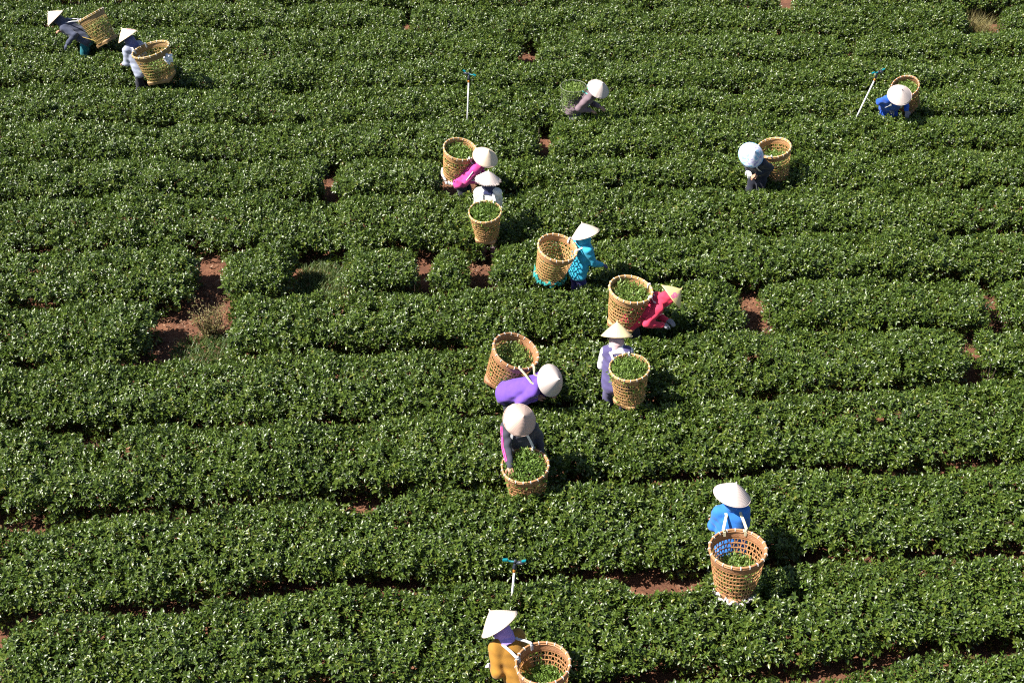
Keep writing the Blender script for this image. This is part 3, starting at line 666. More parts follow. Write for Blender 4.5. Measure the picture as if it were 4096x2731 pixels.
def stripe(key, side, mat, offs=(-.013, .013), width=.012):
    """coloured stripes running down the outside of one sleeve"""
    w = PEOPLE[key]; s0, el, wr, hv = w['arms'][side]; sg = 1 if side == 'R' else -1; k = w['sc']
    parts = []
    mid = (el - s0) / np.linalg.norm(el - s0); lowd = (wr - el) / np.linalg.norm(wr - el)
    for o in offs:
        out1 = np.array([sg * .75, .25, .6]); out1 -= mid * (out1 @ mid); out1 /= np.linalg.norm(out1)
        out2 = np.array([sg * .75, .25, .6]); out2 -= lowd * (out2 @ lowd); out2 /= np.linalg.norm(out2)
        t1 = np.cross(mid, out1); t2 = np.cross(lowd, out2)
        pts = [s0 + out1 * .073 * k + t1 * o, s0 + (el - s0) * .5 + out1 * .067 * k + t1 * o, s0 + (el - s0) * .85 + out1 * .064 * k + t1 * o,
               el + (out1 + out2) * .032 * k + (t1 + t2) * .5 * o, el + (wr - el) * .2 + out2 * .061 * k + t2 * o, el + (wr - el) * .8 + out2 * .052 * k + t2 * o]
        parts.append(ribbon(pts, width, .01, t1))
    link('sleeve_stripes', mesh_from('sleeve_stripes', *merge(parts)), mat, w['root'])

C = dict(navy=(.05, .06, .105), greyblue=(.33, .36, .47), bluedark=(.09, .11, .26), mauve=(.17, .115, .135), blue=(.008, .085, .5), black=(.012, .014, .03), pink=(.66, .05, .27),
         white=(.76, .73, .66), scarfnavy=(.02, .025, .09), cyan=(.025, .38, .58), indigo=(.03, .03, .2), red=(.7, .03, .085), plum=(.085, .07, .19), lav=(.7, .67, .74),
         pinkcloth=(.55, .36, .38), purple=(.13, .055, .37), dark=(.04, .04, .06), royal=(.02, .17, .58), mustard=(.33, .155, .013), lilac=(.36, .25, .62),
         grey=(.22, .21, .24), teal=(.0, .16, .2), glovew=(.8, .79, .8), deepblue=(.02, .06, .16))
FAB = {n: fabric(n + '_cloth', c) for n, c in C.items()}
g = FAB
make_person('1', 'person in a dark blue grey jacket bending far forward to the left, furthest upper left', g['navy'], g['teal'], g['navy'], (g['navy'], None), seed=1)
make_person('2', 'person in pale grey blue clothes with the basket carrying a plastic bag', g['greyblue'], g['black'], g['bluedark'], seed=2, hood='headscarf', collar=g['bluedark'])
make_person('3', 'person in a mauve shirt stooping beside a net basket', g['mauve'], g['grey'], g['mauve'], seed=3, hood='headscarf')
make_person('4', 'person in bright blue facing the camera, stooping near the leaning pole', g['blue'], g['blue'], g['blue'], (g['grey'], g['grey']), seed=4)
make_person('5', 'person in black navy clothes stooping under a floral hat', g['black'], g['black'], g['black'], (None, g['glovew']), seed=5)
make_person('6', 'person in a hot pink jacket and dark trousers bending to the right', g['pink'], g['black'], g['pink'], seed=6)
make_person('7', 'person in a cream white sweater with navy scarf seen from behind', g['white'], g['mauve'], g['scarfnavy'], seed=7, hood='headscarf', collar=g['scarfnavy'])
make_person('8', 'person in a turquoise jacket reaching out with the right arm', g['cyan'], g['indigo'], g['cyan'], (None, g['plum']), seed=8)
make_person('9', 'person in a red hooded jacket bending to the right', g['red'], g['black'], g['red'], (g['grey'], g['grey']), seed=9)
make_person('10', 'person in a dark purple vest with white sleeves seen from behind', g['plum'], g['plum'], g['pinkcloth'], sleeve=g['lav'], seed=10, hood='headscarf', collar=g['lav'])
make_person('11', 'person in a violet shirt bending low to the right', g['purple'], g['black'], g['purple'], seed=11)
make_person('12', 'person in a dark jacket with pink sleeve stripes, one hand in the basket', g['dark'], g['black'], g['dark'], seed=12)
make_person('13', 'person in a royal blue hooded top seen from behind', g['royal'], g['black'], g['royal'], seed=13)
make_person('14', 'person in a mustard jacket and lilac scarf at the bottom edge', g['mustard'], g['plum'], g['lilac'], (g['glovew'], g['glovew']), cuff=(g['black'], g['black']), seed=14, hood='headscarf', collar=g['lilac'])
stripe('12', 'R', plain('pink_stripe', (.85, .1, .38), .7))
stripe('6', 'R', plain('pale_stripe', (.75, .6, .65), .7), (0,), .016)
# light blue face mask of the red picker
def face_mask(key, mat):
    w = PEOPLE[key]; S = w['S']; k = w['sc']; c = S['head'] - S['hd'] * .05 * k + S['ff'] * .03 * k
    fn = lambda P: np.maximum(ell(P, c, (X1, S['ff'], S['hd']), (.08 * k, .105 * k, .06 * k)), -((P - c) @ S['ff'] - .02))
    link('face_mask', sdf_mesh('face_mask', fn, c - .16, c + .16, .011)[0], mat, w['root'])
face_mask('9', fabric('mask_cloth', (.4, .55, .75)))

# ------------------------------------------------------------------ conical hats
def make_hat(key, label, mat, D=.45, h=.19, ragged=0.0, rim_mat=None, fringe=False):
    w = PEOPLE[key]; root = empty('conical_hat', w['hat']); root.rotation_mode = 'QUATERNION'
    ax = Vector(w['hax']).normalized(); yv = Vector((0, 1, -.6)); yv = (yv - ax * yv.dot(ax)).normalized(); xv = yv.cross(ax)
    root.rotation_quaternion = Matrix((xv, yv, ax)).transposed().to_quaternion()
    n = 56; R = D / 2; prof = []
    for i in range(15):
        t = i / 14; prof.append((max(R * t, .004), h * (1 - t) + .012 * math.sin(math.pi * t)))
    outer = prof; inner = [(max(r - .004, .002), z - .006) for r, z in reversed(prof)]
    v, f = lathe(outer + inner, n, True); v = [list(p) for p in v]
    rr = random.Random(int(key) * 13)
    jit = [rr.uniform(-1, 1) for _ in range(n)]
    for p in v:
        r = math.hypot(p[0], p[1]); a = math.atan2(p[1], p[0]); kk = int((a % (2 * math.pi)) / (2 * math.pi) * n) % n
        p[2] += .004 * math.sin(3 * a + rr.random() * .2 + int(key)) * (r / R) + (ragged * jit[kk] * .3 * (r / R) ** 4)
        if r > R * .93: p[0] *= 1 + ragged * jit[kk]; p[1] *= 1 + ragged * jit[kk]
    p0 = (0, 0, h + .004)
    link('cone', mesh_from('hat_cone', v, f, True), mat, root)
    if not fringe:
        link('rim', mesh_from('hat_rim', *torus(R - .002, .0045, 0, n, 6), True), rim_mat or mat, root)
    else:
        parts = []
        for i in range(150):
            a = rr.uniform(0, 6.283); r0 = R * .95; L = rr.uniform(.015, .04); c_, s_ = math.cos(a), math.sin(a)
            parts.append(tube([(r0 * c_, r0 * s_, .012), ((r0 + L * .6) * c_, (r0 + L * .6) * s_, .0), ((r0 + L) * c_, (r0 + L) * s_ , -.012 * rr.random())], [.004, .003, .001], 4, False))
        q = link('fringe', mesh_from('hat_fringe', *merge(parts)), mat, root); tag(q, kind='stuff')
    link('tip', mesh_from('hat_tip', *lathe([(.001, h + .022), (.006, h + .018), (.009, h + .004), (.012, h - .008)], 12), True), mat, root)
    tag(root, label, 'hat', 'conical hats of the pickers')
    return root
HW = hat_mat('white_palm_hat', (.56, .46, .36), (.72, .62, .51), .5); HC = hat_mat('cream_hat', (.66, .5, .36), (.82, .68, .52), .4)
HB = hat_mat('brown_palm_hat', (.42, .28, .22), (.66, .5, .43), .8); HPk = hat_mat('pale_pink_palm_hat', (.55, .44, .40), (.72, .62, .57), .5)
HT_ = hat_mat('straw_tan_hat', (.62, .45, .22), (.8, .62, .36), .4)
HY = hat_mat('yellow_hat', (.72, .55, .2), (.85, .7, .33), .3, [(.0, -.15, .07, .05, (.85, .16, .36)), (-.01, -.195, .03, .04, (.75, .08, .3)), (.03, -.10, .11, .02, (.8, .3, .45))])
HF = hat_mat('cream_flower_hat', (.8, .62, .38), (.88, .74, .52), .3, [(.10, -.05, .10, .045, (.8, .2, .35)), (.15, -.05, .06, .035, (.75, .15, .3)), (.06, -.03, .135, .025, (.85, .4, .4))])
HFL = hat_mat('floral_hat_cover', (.8, .8, .85), (.85, .85, .9), .3, floral=True)
make_hat('1', 'bright white conical hat tilted left, furthest upper left', HW)
make_hat('2', 'cream conical hat printed with pink flowers, tilted left', HF)
make_hat('3', 'pinkish palm leaf conical hat beside the net basket', HPk, D=.43, ragged=.02)
make_hat('4', 'pale conical hat seen from above, over bright blue clothes', HPk)
make_hat('5', 'conical hat with pale blue and lilac floral cover', HFL, rim_mat=plain('hat_blue_trim', (.25, .5, .7), .7))
make_hat('6', 'pale straw conical hat above the hot pink jacket', HC)
make_hat('7', 'conical hat with frayed straw fringe above a navy scarf', HPk, D=.40, h=.17, ragged=.03, fringe=True)
make_hat('8', 'bright white conical hat above the turquoise jacket', HW)
make_hat('9', 'yellow conical hat printed with a pink rose', HY)
make_hat('10', 'orange tan conical hat above the purple vest', HT_, D=.44, h=.2)
make_hat('11', 'pale grey pink conical hat bowed over the violet shirt', HPk)
make_hat('12', 'rough brown palm leaf conical hat', HB, D=.44, ragged=.025)
make_hat('13', 'whitish conical hat above the royal blue top', HPk, D=.46)
make_hat('14', 'large cream conical hat above the mustard jacket', HW, D=.47)

# ------------------------------------------------------------------ baskets
BAM = {'tan': (bamboo('bamboo_tan', (.42, .22, .08), (.62, .36, .15)), woven('bamboo_tan_weave', (.4, .2, .085), (.58, .33, .15))),
       'red': (bamboo('bamboo_reddish', (.34, .15, .06), (.52, .27, .12)), woven('bamboo_reddish_weave', (.3, .13, .06), (.46, .24, .12))),
       'olive': (bamboo('bamboo_olive', (.28, .18, .06), (.44, .3, .11)), woven('bamboo_olive_weave', (.25, .15, .06), (.4, .25, .11)))}
M_TIE = plain('white_tie', (.75, .72, .68), .6)
BH, BD, NS, LV = .6, .6, 46, 7
def brad(z): return .205 + .09 * (max(z, 0) / BH) ** .75
Z0, Z1 = .05, .485
def slat_mesh(phase):
    v = []; f = []; pitch = 2 * math.pi / NS
    m = LV * 2 + 1
    for i in range(m):
        z = Z0 + (Z1 + .02 - Z0) * i / (m - 1); lev = i / 2
        ang = pitch * .24 * math.cos(math.pi * lev) * (1 if phase else -1); r = brad(z)
        for dr, da in ((-.0018, -.0062), (.0018, -.0062), (.0018, .0062), (-.0018, .0062)):
            a = ang + da / r; v.append(((r + dr) * math.cos(a), (r + dr) * math.sin(a), z))
    for i in range(m - 1):
        for k in range(4): f.append((i * 4 + k, i * 4 + (k + 1) % 4, i * 4 + 4 + (k + 1) % 4, i * 4 + 4 + k))
    return mesh_from('basket_slat', v, f)
SLAT_V = [slat_mesh(0), slat_mesh(1)]
BMESH = {}
def basket_meshes(style):
    if style in BMESH: return BMESH[style]
    m1, m2 = BAM[style]; d = {}
    d['slat'] = [s_.copy() for s_ in SLAT_V]
    for s_ in d['slat']: s_.materials.append(m1)
    d['hoop'] = []
    for k in range(LV + 1):
        z = Z0 + (Z1 - Z0) * k / LV; r = brad(z)
        me = mesh_from('basket_hoop', *lathe([(r - .0045, z - .0055), (r + .0045, z - .0055), (r + .0045, z + .0055), (r - .0045, z + .0055)], 40, True)); me.materials.append(m1); d['hoop'].append(me)
    zs = np.linspace(Z1, .592, 6)
    me = mesh_from('basket_band', *lathe([(brad(z) + .003, z) for z in zs] + [(brad(z) - .003, z) for z in zs[::-1]], 64, True), True); me.materials.append(m2); d['band'] = me
    me = mesh_from('basket_rim', *merge([torus(brad(.59) + .003, .0125, .598, 64, 8), torus(brad(.58) + .009, .008, .576, 64, 6), torus(brad(.58) - .007, .007, .578, 64, 6)]), True); me.materials.append(m1); d['rim'] = me
    parts = []
    for i in range(20):
        a = 2 * math.pi * i / 20; R = brad(.59); pts = []
        for q in range(9):
            g_ = 2 * math.pi * q / 8; rr = R + .004 + .017 * math.cos(g_); pts.append((rr * math.cos(a), rr * math.sin(a), .59 + .021 * math.sin(g_)))
        parts.append(tube(pts, .0048, 4, False))
    me = mesh_from('basket_ties', *merge(parts)); me.materials.append(M_TIE); d['ties'] = me
    v = []; f = []; side = .2; ring = []
    for ri, (s_, z) in enumerate(((.205, -.012), (.212, .03), (.2, .055), (.19, .055), (.19, .0), (.19, -.002))):
        for q in range(32):
            a = 2 * math.pi * q / 32; c_, n_ = math.cos(a), math.sin(a); e = 5 if z < .04 else 3.2
            rr = s_ / ((abs(c_) ** e + abs(n_) ** e) ** (1 / e)); zz = z - (.018 if z < .02 and abs(abs(c_) - abs(n_)) < .25 else 0)
            v.append((rr * c_ * .98, rr * n_ * .98, zz))
    for i in range(5):
        for q in range(32): f.append((i * 32 + q, i * 32 + (q + 1) % 32, i * 32 + 32 + (q + 1) % 32, i * 32 + 32 + q))
    v.append((0, 0, .002)); f += [(160 + q, 160 + (q + 1) % 32, 192) for q in range(32)]
    me = mesh_from('basket_base', v, f); me.materials.append(m2); d['base'] = me
    BMESH[style] = d; return d
SHOOT = [sprig('young', 200 + i) for i in range(8)]
SHOOT = [(np.array([tuple(p) for p in v]), f, np.array(t)) for v, f, t in SHOOT]
def rand_rot(r, tilt):
    a = r.uniform(0, 6.283); b = r.gauss(0, tilt); c_ = r.uniform(0, 6.283)
    return np.array((Matrix.Rotation(a, 3, 'Z') @ Matrix.Rotation(b, 3, 'X') @ Matrix.Rotation(c_, 3, 'Z')))
def make_heap(key, label, D, H, fill, dome, slump=(0, 0), n=230):
    w = PEOPLE[key]; r = random.Random(int(key) * 31); V = []; F = []; T = []; nv = 0
    R = lambda z: brad(z / H * BH) * D / BD
    for i in range(n + int(110 * fill)):
        if i < n:
            q = math.sqrt(r.random()); a = r.uniform(0, 6.283); z = H * fill + dome * (1 - q * q) + slump[0] * q * math.cos(a) + slump[1] * q * math.sin(a) + r.uniform(-.025, .02)
            z = max(z, .03); rr = R(min(z, H)) * .93 * q; tilt = .8
        else:
            z = r.uniform(.04, max(.06, H * fill)); a = r.uniform(0, 6.283); rr = R(z) * r.uniform(.72, .97); tilt = 1.4
        v, f, t = SHOOT[r.randrange(8)]
        p = (v * r.uniform(.95, 1.4)) @ rand_rot(r, tilt).T + np.array([rr * math.cos(a), rr * math.sin(a), z])
        V.append(p); F += [tuple(j + nv for j in q_) for q_ in f]; nv += len(v); T.append(np.clip(t * .6 + r.random() * .5, 0, 1))
    V = np.concatenate(V); me = finish_leaves('plucked_leaves', V, F, np.concatenate(T), M_PLUCK)
    o = link('plucked_leaves', me); o.location = w['base']; o.rotation_mode = 'QUATERNION'; o.rotation_quaternion = Vector(w['bax']).normalized().to_track_quat('Z', 'Y')
    tag(o, label, 'leaves', 'plucked leaves in the baskets', 'stuff')
M_STRAP = fabric('strap_webbing', (.62, .6, .52), .8); M_CORD = plain('yellow_cord', (.42, .3, .07), .7)
def to_world(key, p):
    w = PEOPLE[key]; a = rad(w['yaw']); c_, s_ = math.cos(a), math.sin(a); p = np.asarray(p, float)
    return np.array([w['feet'][0] + p[0] * c_ + p[1] * s_, w['feet'][1] - p[0] * s_ + p[1] * c_, p[2]])
def make_basket(key, label, style, strap_mat=None, cord=False, front=False):
    w = PEOPLE[key]; D, H = w['D'], w['H']; d = basket_meshes(style)
    root = empty('picking_basket', w['base']); root.rotation_mode = 'QUATERNION'; ax = Vector(w['bax']).normalized(); root.rotation_quaternion = ax.to_track_quat('Z', 'Y')
    root.scale = (D / BD, D / BD, H / BH)
    for i in range(NS):
        o = bpy.data.objects.new('slat', d['slat'][i % 2]); COL.objects.link(o); o.parent = root; o.rotation_euler = (0, 0, 2 * math.pi * i / NS)
    for me in d['hoop']: o = bpy.data.objects.new('hoop', me); COL.objects.link(o); o.parent = root
    link('woven_band', d['band'], None, root); rim = link('rim', d['rim'], None, root); tag(link('ties', d['ties'], None, rim), kind='stuff'); link('base', d['base'], None, root)
    S = w['S']; k = w['sc']; sm = strap_mat or M_STRAP
    rc = np.array(w['base']) + np.array(ax) * H
    sgn = 1 if front else -1
    for sd in (-1, 1):
        tt = to_world(key, S['sh'] + X1 * sd * .095 * k + S['sp'] * .07 * k + S['nf'] * .0)            # top of the shoulder
        tb = to_world(key, S['sh'] + X1 * sd * .09 * k + S['nf'] * sgn * .115 * k)                      # on the near side of it
        tf = to_world(key, S['sh'] + X1 * sd * .11 * k - S['nf'] * sgn * .125 * k - S['sp'] * .02)
        tl = to_world(key, S['sh'] + X1 * sd * .15 * k - S['nf'] * sgn * .11 * k - S['sp'] * .2)
        v = tb - rc; axn = np.array(ax); v = v - axn * (v @ axn); v /= np.linalg.norm(v); latv = np.cross(axn, v)
        latd = to_world(key, X1 * sd) - to_world(key, (0, 0, 0)); sl_ = 1 if latv @ latd > 0 else -1
        av = v * math.cos(.24) + latv * sl_ * math.sin(.24); Rr = brad(.59) * D / BD
        p0 = rc + av * (Rr - .025) - axn * .06; p1 = rc + av * (Rr - .022) + axn * .006; p2 = rc + av * (Rr + .012) + axn * .018
        link('strap', mesh_from('basket_strap', *ribbon([p0, p1, p2, tb * .5 + p2 * .5 + np.array([0, 0, .01]), tb, tt, tf, tl], .032, .006, latd)), sm, root, True)
        link('strap_knot', mesh_from('strap_knot', *tube([p2 - av * .03 + axn * .01, p2, p2 + av * .012 - axn * .012], [.012, .016, .008], 6), True), sm, root, True)
    if cord:
        pts = [to_world(key, S['hip'] + X1 * s_ * .15 * k + S['nf'] * f_ * k + S['sp'] * .1 * k) for s_, f_ in ((-.6, .14), (-1.05, .05), (-1.1, -.05))]
        pr = [to_world(key, S['hip'] + X1 * s_ * .15 * k + S['nf'] * f_ * k + S['sp'] * .1 * k) for s_, f_ in ((.6, .14), (1.05, .05), (1.1, -.05))]
        b0 = np.array(w['base']) + np.array(ax) * .06
        lat3 = to_world(key, X1) - to_world(key, (0, 0, 0))
        link('waist_cord', mesh_from('waist_cord', *tube([b0 - lat3 * .2 * D / BD] + list(reversed(pts)), .007, 5)), M_CORD, root, True)
        link('waist_cord', mesh_from('waist_cord', *tube([b0 + lat3 * .2 * D / BD] + list(reversed(pr)), .007, 5)), M_CORD, root, True)
    tag(root, label, 'basket', 'bamboo picking baskets')
    return root
M_SW = fabric('strap_white', (.75, .74, .74), .8); M_SY = fabric('strap_yellowish', (.66, .6, .38), .8); M_SG = fabric('strap_grey', (.5, .5, .52), .8)
BK = {
 '1': ('olive', 'olive brown basket on the navy picker furthest upper left', M_SG, True, .55, .02, (0, 0)),
 '2': ('olive', 'wide basket with a white plastic bag tied to its rim', M_SG, False, .42, .02, (0, 0)),
 '4': ('red', 'basket half hidden behind the bright blue picker\'s pale hat', M_SW, False, .72, .02, (0, 0)),
 '5': ('tan', 'tan basket right of the floral hat', M_SW, True, .55, .02, (0, 0)),
 '6': ('tan', 'basket with white plastic round its base, left of the pink jacket', M_SW, False, .78, .02, (0, 0)),
 '7': ('tan', 'basket heaped with leaves behind the white sweater', M_SW, False, .9, .05, (0, 0)),
 '8': ('tan', 'nearly empty basket with teal cloth at its base', M_SW, False, .12, .0, (0, 0)),
 '9': ('tan', 'full basket on the red picker\'s back', M_SW, True, .82, .02, (0, 0)),
 '10': ('tan', 'basket heaped with leaves behind the purple vest', M_SG, False, .9, .05, (0, 0)),
 '11': ('red', 'tilted reddish basket above the violet shirt', M_SY, True, .6, .0, (.1, 0)),
 '12': ('red', 'basket the striped sleeve reaches into', M_SW, False, .93, .05, (0, 0)),
 '13': ('red', 'large reddish basket behind the royal blue top', M_SY, False, .42, .03, (.02, -.02)),
 '14': ('red', 'reddish basket cut off by the bottom edge', M_SG, True, .5, .02, (.04, 0)),
}
for k_, (style, lab, sm, cord, fill, dome, slump) in BK.items():
    make_basket(k_, lab, style, sm, cord, k_ == '12')
    make_heap(k_, 'fresh plucked leaves inside the ' + lab.split(' on the ')[0].replace('basket ', 'basket '), PEOPLE[k_]['D'], PEOPLE[k_]['H'], fill, dome, slump)
# net basket of the mauve picker
w = PEOPLE['3']; D, H = w['D'], w['H']; root = empty('net_basket', w['base']); root.rotation_mode = 'QUATERNION'; root.rotation_quaternion = Vector(w['bax']).normalized().to_track_quat('Z', 'Y')
M_NET = plain('net_cord', (.16, .17, .12), .6); M_AQUA = fabric('aqua_strap', (.12, .62, .5))
link('rim', mesh_from('net_rim', *torus(D / 2, .006, H, 48, 6), True), M_NET, root)
parts = [torus(D / 2 * (.8 + .2 * i / 9), .0016, H * i / 9, 36, 3) for i in range(9)]
for i in range(36):
    a = 2 * math.pi * i / 36; parts.append(tube([(D / 2 * .8 * math.cos(a), D / 2 * .8 * math.sin(a), 0), (D / 2 * math.cos(a + .1), D / 2 * math.sin(a + .1), H)], .0016, 3, False))
tag(link('netting', mesh_from('netting', *merge(parts)), M_NET, root), kind='stuff')
S = w['S']; latd = to_world('3', X1) - to_world('3', (0, 0, 0)); rc = np.array(w['base']) + np.array(w['bax']) * H
for sd in (-1, 1):
    tb = to_world('3', S['sh'] + X1 * sd * .09 - S['nf'] * .12); tt = to_world('3', S['sh'] + X1 * sd * .1 + S['sp'] * .07); tf = to_world('3', S['sh'] + X1 * sd * .12 + S['nf'] * .12 - S['sp'] * .1)
    vv = tb - rc; vv[2] = 0; vv /= np.linalg.norm(vv)
    link('strap', mesh_from('net_strap', *ribbon([rc + vv * D * .5 + latd * sd * .07, tb, tt, tf], .034, .006, latd)), M_AQUA, root, True)
tag(root, 'see through net basket with aqua strap beside the mauve picker', 'basket', 'picking baskets')
make_heap('3', 'pale plucked leaves inside the see through net basket', D, H, .78, .02)

# white plastic bag on the second basket, wraps on two baskets, bag of the first picker
def lumpy(name, c, r, mat, seed, h=.012, amp=.018):
    c = np.array(c, float); fn = lambda P: ell(P, c, np.eye(3), r) + wrinkle(P, amp, 1.6, seed)
    return sdf_mesh(name, fn, c - np.array(r) - .06, c + np.array(r) + .06, h)[0]
w = PEOPLE['2']; rc = np.array(w['base']) + np.array(w['bax']) * w['H']
bag = link('plastic_bag', lumpy('plastic_bag', (0, 0, 0), (.08, .06, .1), None, 3), plain('white_plastic', (.72, .75, .82), .35)); bag.location = rc + np.array([.36, -.16, -.12])
tag(bag, 'crumpled white plastic bag hanging from the wide basket\'s rim', 'bag')
def wrap(key, mat, seed, part, arc=(0, 6.283)):
    w = PEOPLE[key]; D, H = w['D'], w['H']; r = random.Random(seed); parts = []
    ax = Vector(w['bax']).normalized(); q = ax.to_track_quat('Z', 'Y').to_matrix(); b = Vector(w['base'])
    for i in range(26):
        a = arc[0] + (arc[1] - arc[0]) * i / 26; a2 = a + .3; R = .235 * D / BD
        pts = [b + q @ Vector((R * math.cos(a + (a2 - a) * t / 4) * (1 + r.uniform(-.06, .1)), R * math.sin(a + (a2 - a) * t / 4) * (1 + r.uniform(-.06, .1)), r.uniform(-.045, .055))) for t in range(5)]
        parts.append(tube(pts, [.012, .02, .024, .018, .008], 6))
    root = [o for o in COL.objects if o.name.startswith('picking_basket') and (Vector(o.location) - b).length < 1e-4][0]
    link(part, mesh_from(part, *merge(parts), True), mat, root, True)
wrap('6', plain('white_wrap', (.72, .68, .66), .5), 5, 'plastic_wrap'); wrap('8', fabric('teal_wrap', (.01, .27, .25)), 6, 'cloth_wrap'); wrap('13', plain('pale_wrap', (.7, .64, .6), .5), 8, 'plastic_wrap')

# ------------------------------------------------------------------ sprinklers
M_PVC = plain('white_pvc', (.78, .77, .76), .35, .06); M_ORG = plain('orange_collar', (.55, .2, .03), .5); M_BLK = plain('black_plastic', (.03, .035, .05), .45); M_TEAL = plain('teal_plastic', (.0, .16, .19), .4)
def sprinkler(base, top, label, spin):
    root = empty('sprinkler', (base[0], base[1], 0)); b = Vector(base); t = Vector(top); d = (t - b).normalized(); g0 = b - d * (b.z / d.z) - d * .05
    link('pole', mesh_from('sprinkler_pole', *tube([g0, t - d * .13], .0135, 10), True), M_PVC, root, True)
    link('collar', mesh_from('sprinkler_collar', *tube([t - d * .16, t - d * .155, t - d * .115, t - d * .11], [.016, .0185, .0185, .016], 10), True), M_ORG, root, True)
    link('nozzle_body', mesh_from('sprinkler_body', *tube([t - d * .115, t - d * .09, t - d * .06, t - d * .04, t], [.014, .026, .024, .016, .018], 10), True), M_BLK, root, True)
    sx = Vector((math.cos(spin), math.sin(spin), .15)).normalized(); sy = d.cross(sx).normalized()
    link('bracket', mesh_from('sprinkler_bracket', *merge([tube([t + sx * .02, t + sx * .07 + d * .005, t + sx * .11 - d * .01], [.02, .026, .02], 6), tube([t, t + d * .045], [.02, .016], 8)]), True), M_BLK, root, True)
    link('swing_arm', mesh_from('sprinkler_arm', *merge([tube([t + d * .02, t - sx * .05 + d * .02, t - sx * .1 + d * .035], [.012, .011, .012], 6), ribbon([t - sx * .09 + d * .045, t - sx * .15 + d * .04], .03, .02, sy)])), M_TEAL, root, True)
    link('deflector', mesh_from('sprinkler_deflector', *ribbon([t + sx * .08 + d * .03, t + sx * .13 + d * .045], .03, .014, sy)), M_TEAL, root, True)
    tag(root, label, 'sprinkler', 'irrigation sprinklers in the hedges')
sprinkler((-.85, 22.94, .6), (-.80, 22.93, 1.55), 'upright white sprinkler pole in the upper middle of the field', 2.6)
sprinkler((6.50, 22.91, .6), (6.80, 22.98, 1.56), 'leaning white sprinkler pole left of the bright blue picker', .4)
sprinkler((.0, 10.99, .6), (.035, 10.98, 1.19), 'short sprinkler with teal head above the mustard picker', -.2)

# ------------------------------------------------------------------ weeds, shrub, litter in the gaps
def blades(name, cx, cy_, rx, ry, n, hmin, hmax, mat, seed, width=.006):
    r = np.random.default_rng(seed); a = r.uniform(0, 6.283, n); q = np.sqrt(r.uniform(0, 1, n)); V = []; F = []; T = []
    for i in range(n):
        x = cx + rx * q[i] * math.cos(a[i]); y = cy_ + ry * q[i] * math.sin(a[i]); h = r.uniform(hmin, hmax); l = r.uniform(0, 6.283); b = h * r.uniform(.2, .9); w_ = width * r.uniform(.7, 1.4)
        px, py_ = -math.sin(l) * w_, math.cos(l) * w_; o = len(V)
        for t in (0, .5, 1):
            X_ = x + math.cos(l) * b * t * t; Y_ = y + math.sin(l) * b * t * t; Z_ = h * (t - .25 * t * t)
            if t < 1: V += [(X_ - px * (1 - t * .4), Y_ - py_ * (1 - t * .4), Z_), (X_ + px * (1 - t * .4), Y_ + py_ * (1 - t * .4), Z_)]
            else: V.append((X_, Y_, Z_))
        F += [(o, o + 1, o + 3, o + 2), (o + 2, o + 3, o + 4)]; T += [float(r.uniform())] * 5
    return finish_leaves(name, V, F, T, mat)
o = link('grass', blades('grass', -3.15, 18.35, .42, .65, 2600, .06, .2, M_GRASS, 1)); tag(o, 'green weedy grass filling the gap right of the small round bush', 'grass', kind='stuff')
o = link('grass', blades('grass', -4.75, 16.45, .5, .45, 2200, .05, .18, M_GRASS, 2)); tag(o, 'green grass below the dry shrub in the soil gap', 'grass', kind='stuff')
o = link('dry_grass', blades('dry_grass', 10.3, 28.0, .32, .32, 700, .25, .62, M_DRY, 3, .004)); tag(o, 'tan dry grass clump near the top right corner', 'grass', kind='stuff')
o = link('dry_grass', blades('dry_grass', -3.3, 18.6, .3, .2, 500, .05, .14, M_DRY, 4, .005)); tag(o, 'pale dry grass tuft beside the weedy grass', 'grass', kind='stuff')
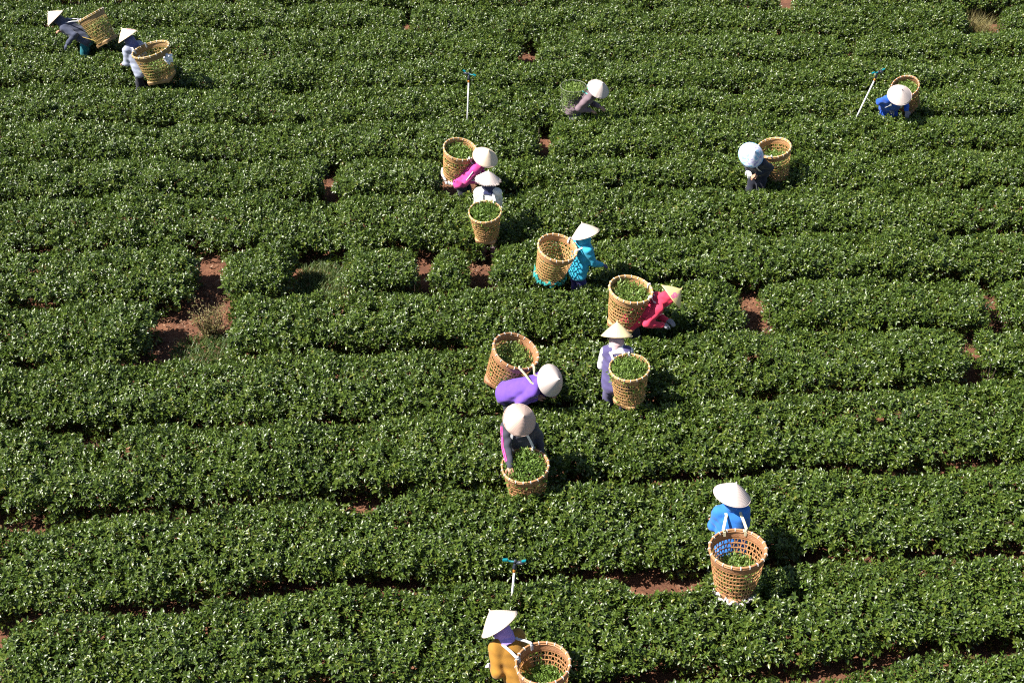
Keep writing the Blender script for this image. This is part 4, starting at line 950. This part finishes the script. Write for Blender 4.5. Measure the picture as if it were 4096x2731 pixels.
def shrub(loc, label, seed):
    r = random.Random(seed); root = empty('shrub', loc); parts = []; V = []; F = []; T = []
    for i in range(60):
        a = r.uniform(0, 6.283); q = r.uniform(0, .34); h = r.uniform(.3, .66); b = Vector((q * .4 * math.cos(a), q * .4 * math.sin(a), 0)); t = Vector((q * 1.2 * math.cos(a), q * 1.0 * math.sin(a), h)); m = (b + t) / 2 + Vector((r.uniform(-.04, .04), r.uniform(-.04, .04), .04))
        parts.append(tube([b, m, t], [.007, .005, .002], 4, False))
        for j in range(16):
            s_ = r.uniform(.15, .9); p = (b.lerp(m, s_ * 2) if s_ < .5 else m.lerp(t, s_ * 2 - 1)) + Vector((r.uniform(-.05, .05), r.uniform(-.05, .05), r.uniform(-.02, .03))); L = r.uniform(.025, .045)
            leaf(L, L * .4, .4, .2, frame(p, r.uniform(0, 6.283), r.uniform(-.3, 1.1), r.uniform(-.6, .6)), r.random(), V, F, T)
    link('stems', mesh_from('shrub_stems', *merge(parts)), M_TWIG, root); tag(root.children[0], kind='stuff')
    q = link('leaves', finish_leaves('shrub_leaves', V, F, T, M_DRY), None, root); tag(q, kind='stuff')
    tag(root, label, 'shrub')
shrub((-4.72, 16.95, 0), 'straggly yellow brown dry shrub in the bare soil gap', 4)
# fallen leaves on the bare soil
r = random.Random(9); V = []; F = []; T = []
for (a, b, row, n) in ((-5.5, -4.3, 'I', 420), (-5.1, -4.6, 'H', 200), (-3.5, -2.7, 'H', 160), (-.7, -.3, 'H', 140), (3.5, 4.0, 'I', 160), (7.3, 7.7, 'I', 90), (-6, -5.3, 'K', 160), (1.2, 2.5, 'M', 320), (-2.5, -1.5, 'L', 200), (.2, .6, 'B', 90), (-1.3, -.5, 'F', 120), (10, 10.7, 'A', 90), (-7, 7, 'C', 500), (-7, 7, 'E', 500), (-6, 6, 'J', 400), (-6, 6, 'L', 400)):
    for i in range(n):
        x = r.uniform(a, b); y = float(cy(row, x)) + r.uniform(-.6, .75); L = r.uniform(.03, .07)
        leaf(L, L * .45, r.uniform(-.3, .6), r.uniform(-.3, .5), frame(Vector((x, y, .03 + r.uniform(0, .03))), r.uniform(0, 6.283), r.gauss(0, .25), r.gauss(0, .5)), r.random(), V, F, T)
o = link('leaf_litter', finish_leaves('leaf_litter', V, F, T, M_LITTER)); tag(o, 'brown fallen leaves lying on the red soil between the hedges', 'leaves', kind='stuff')
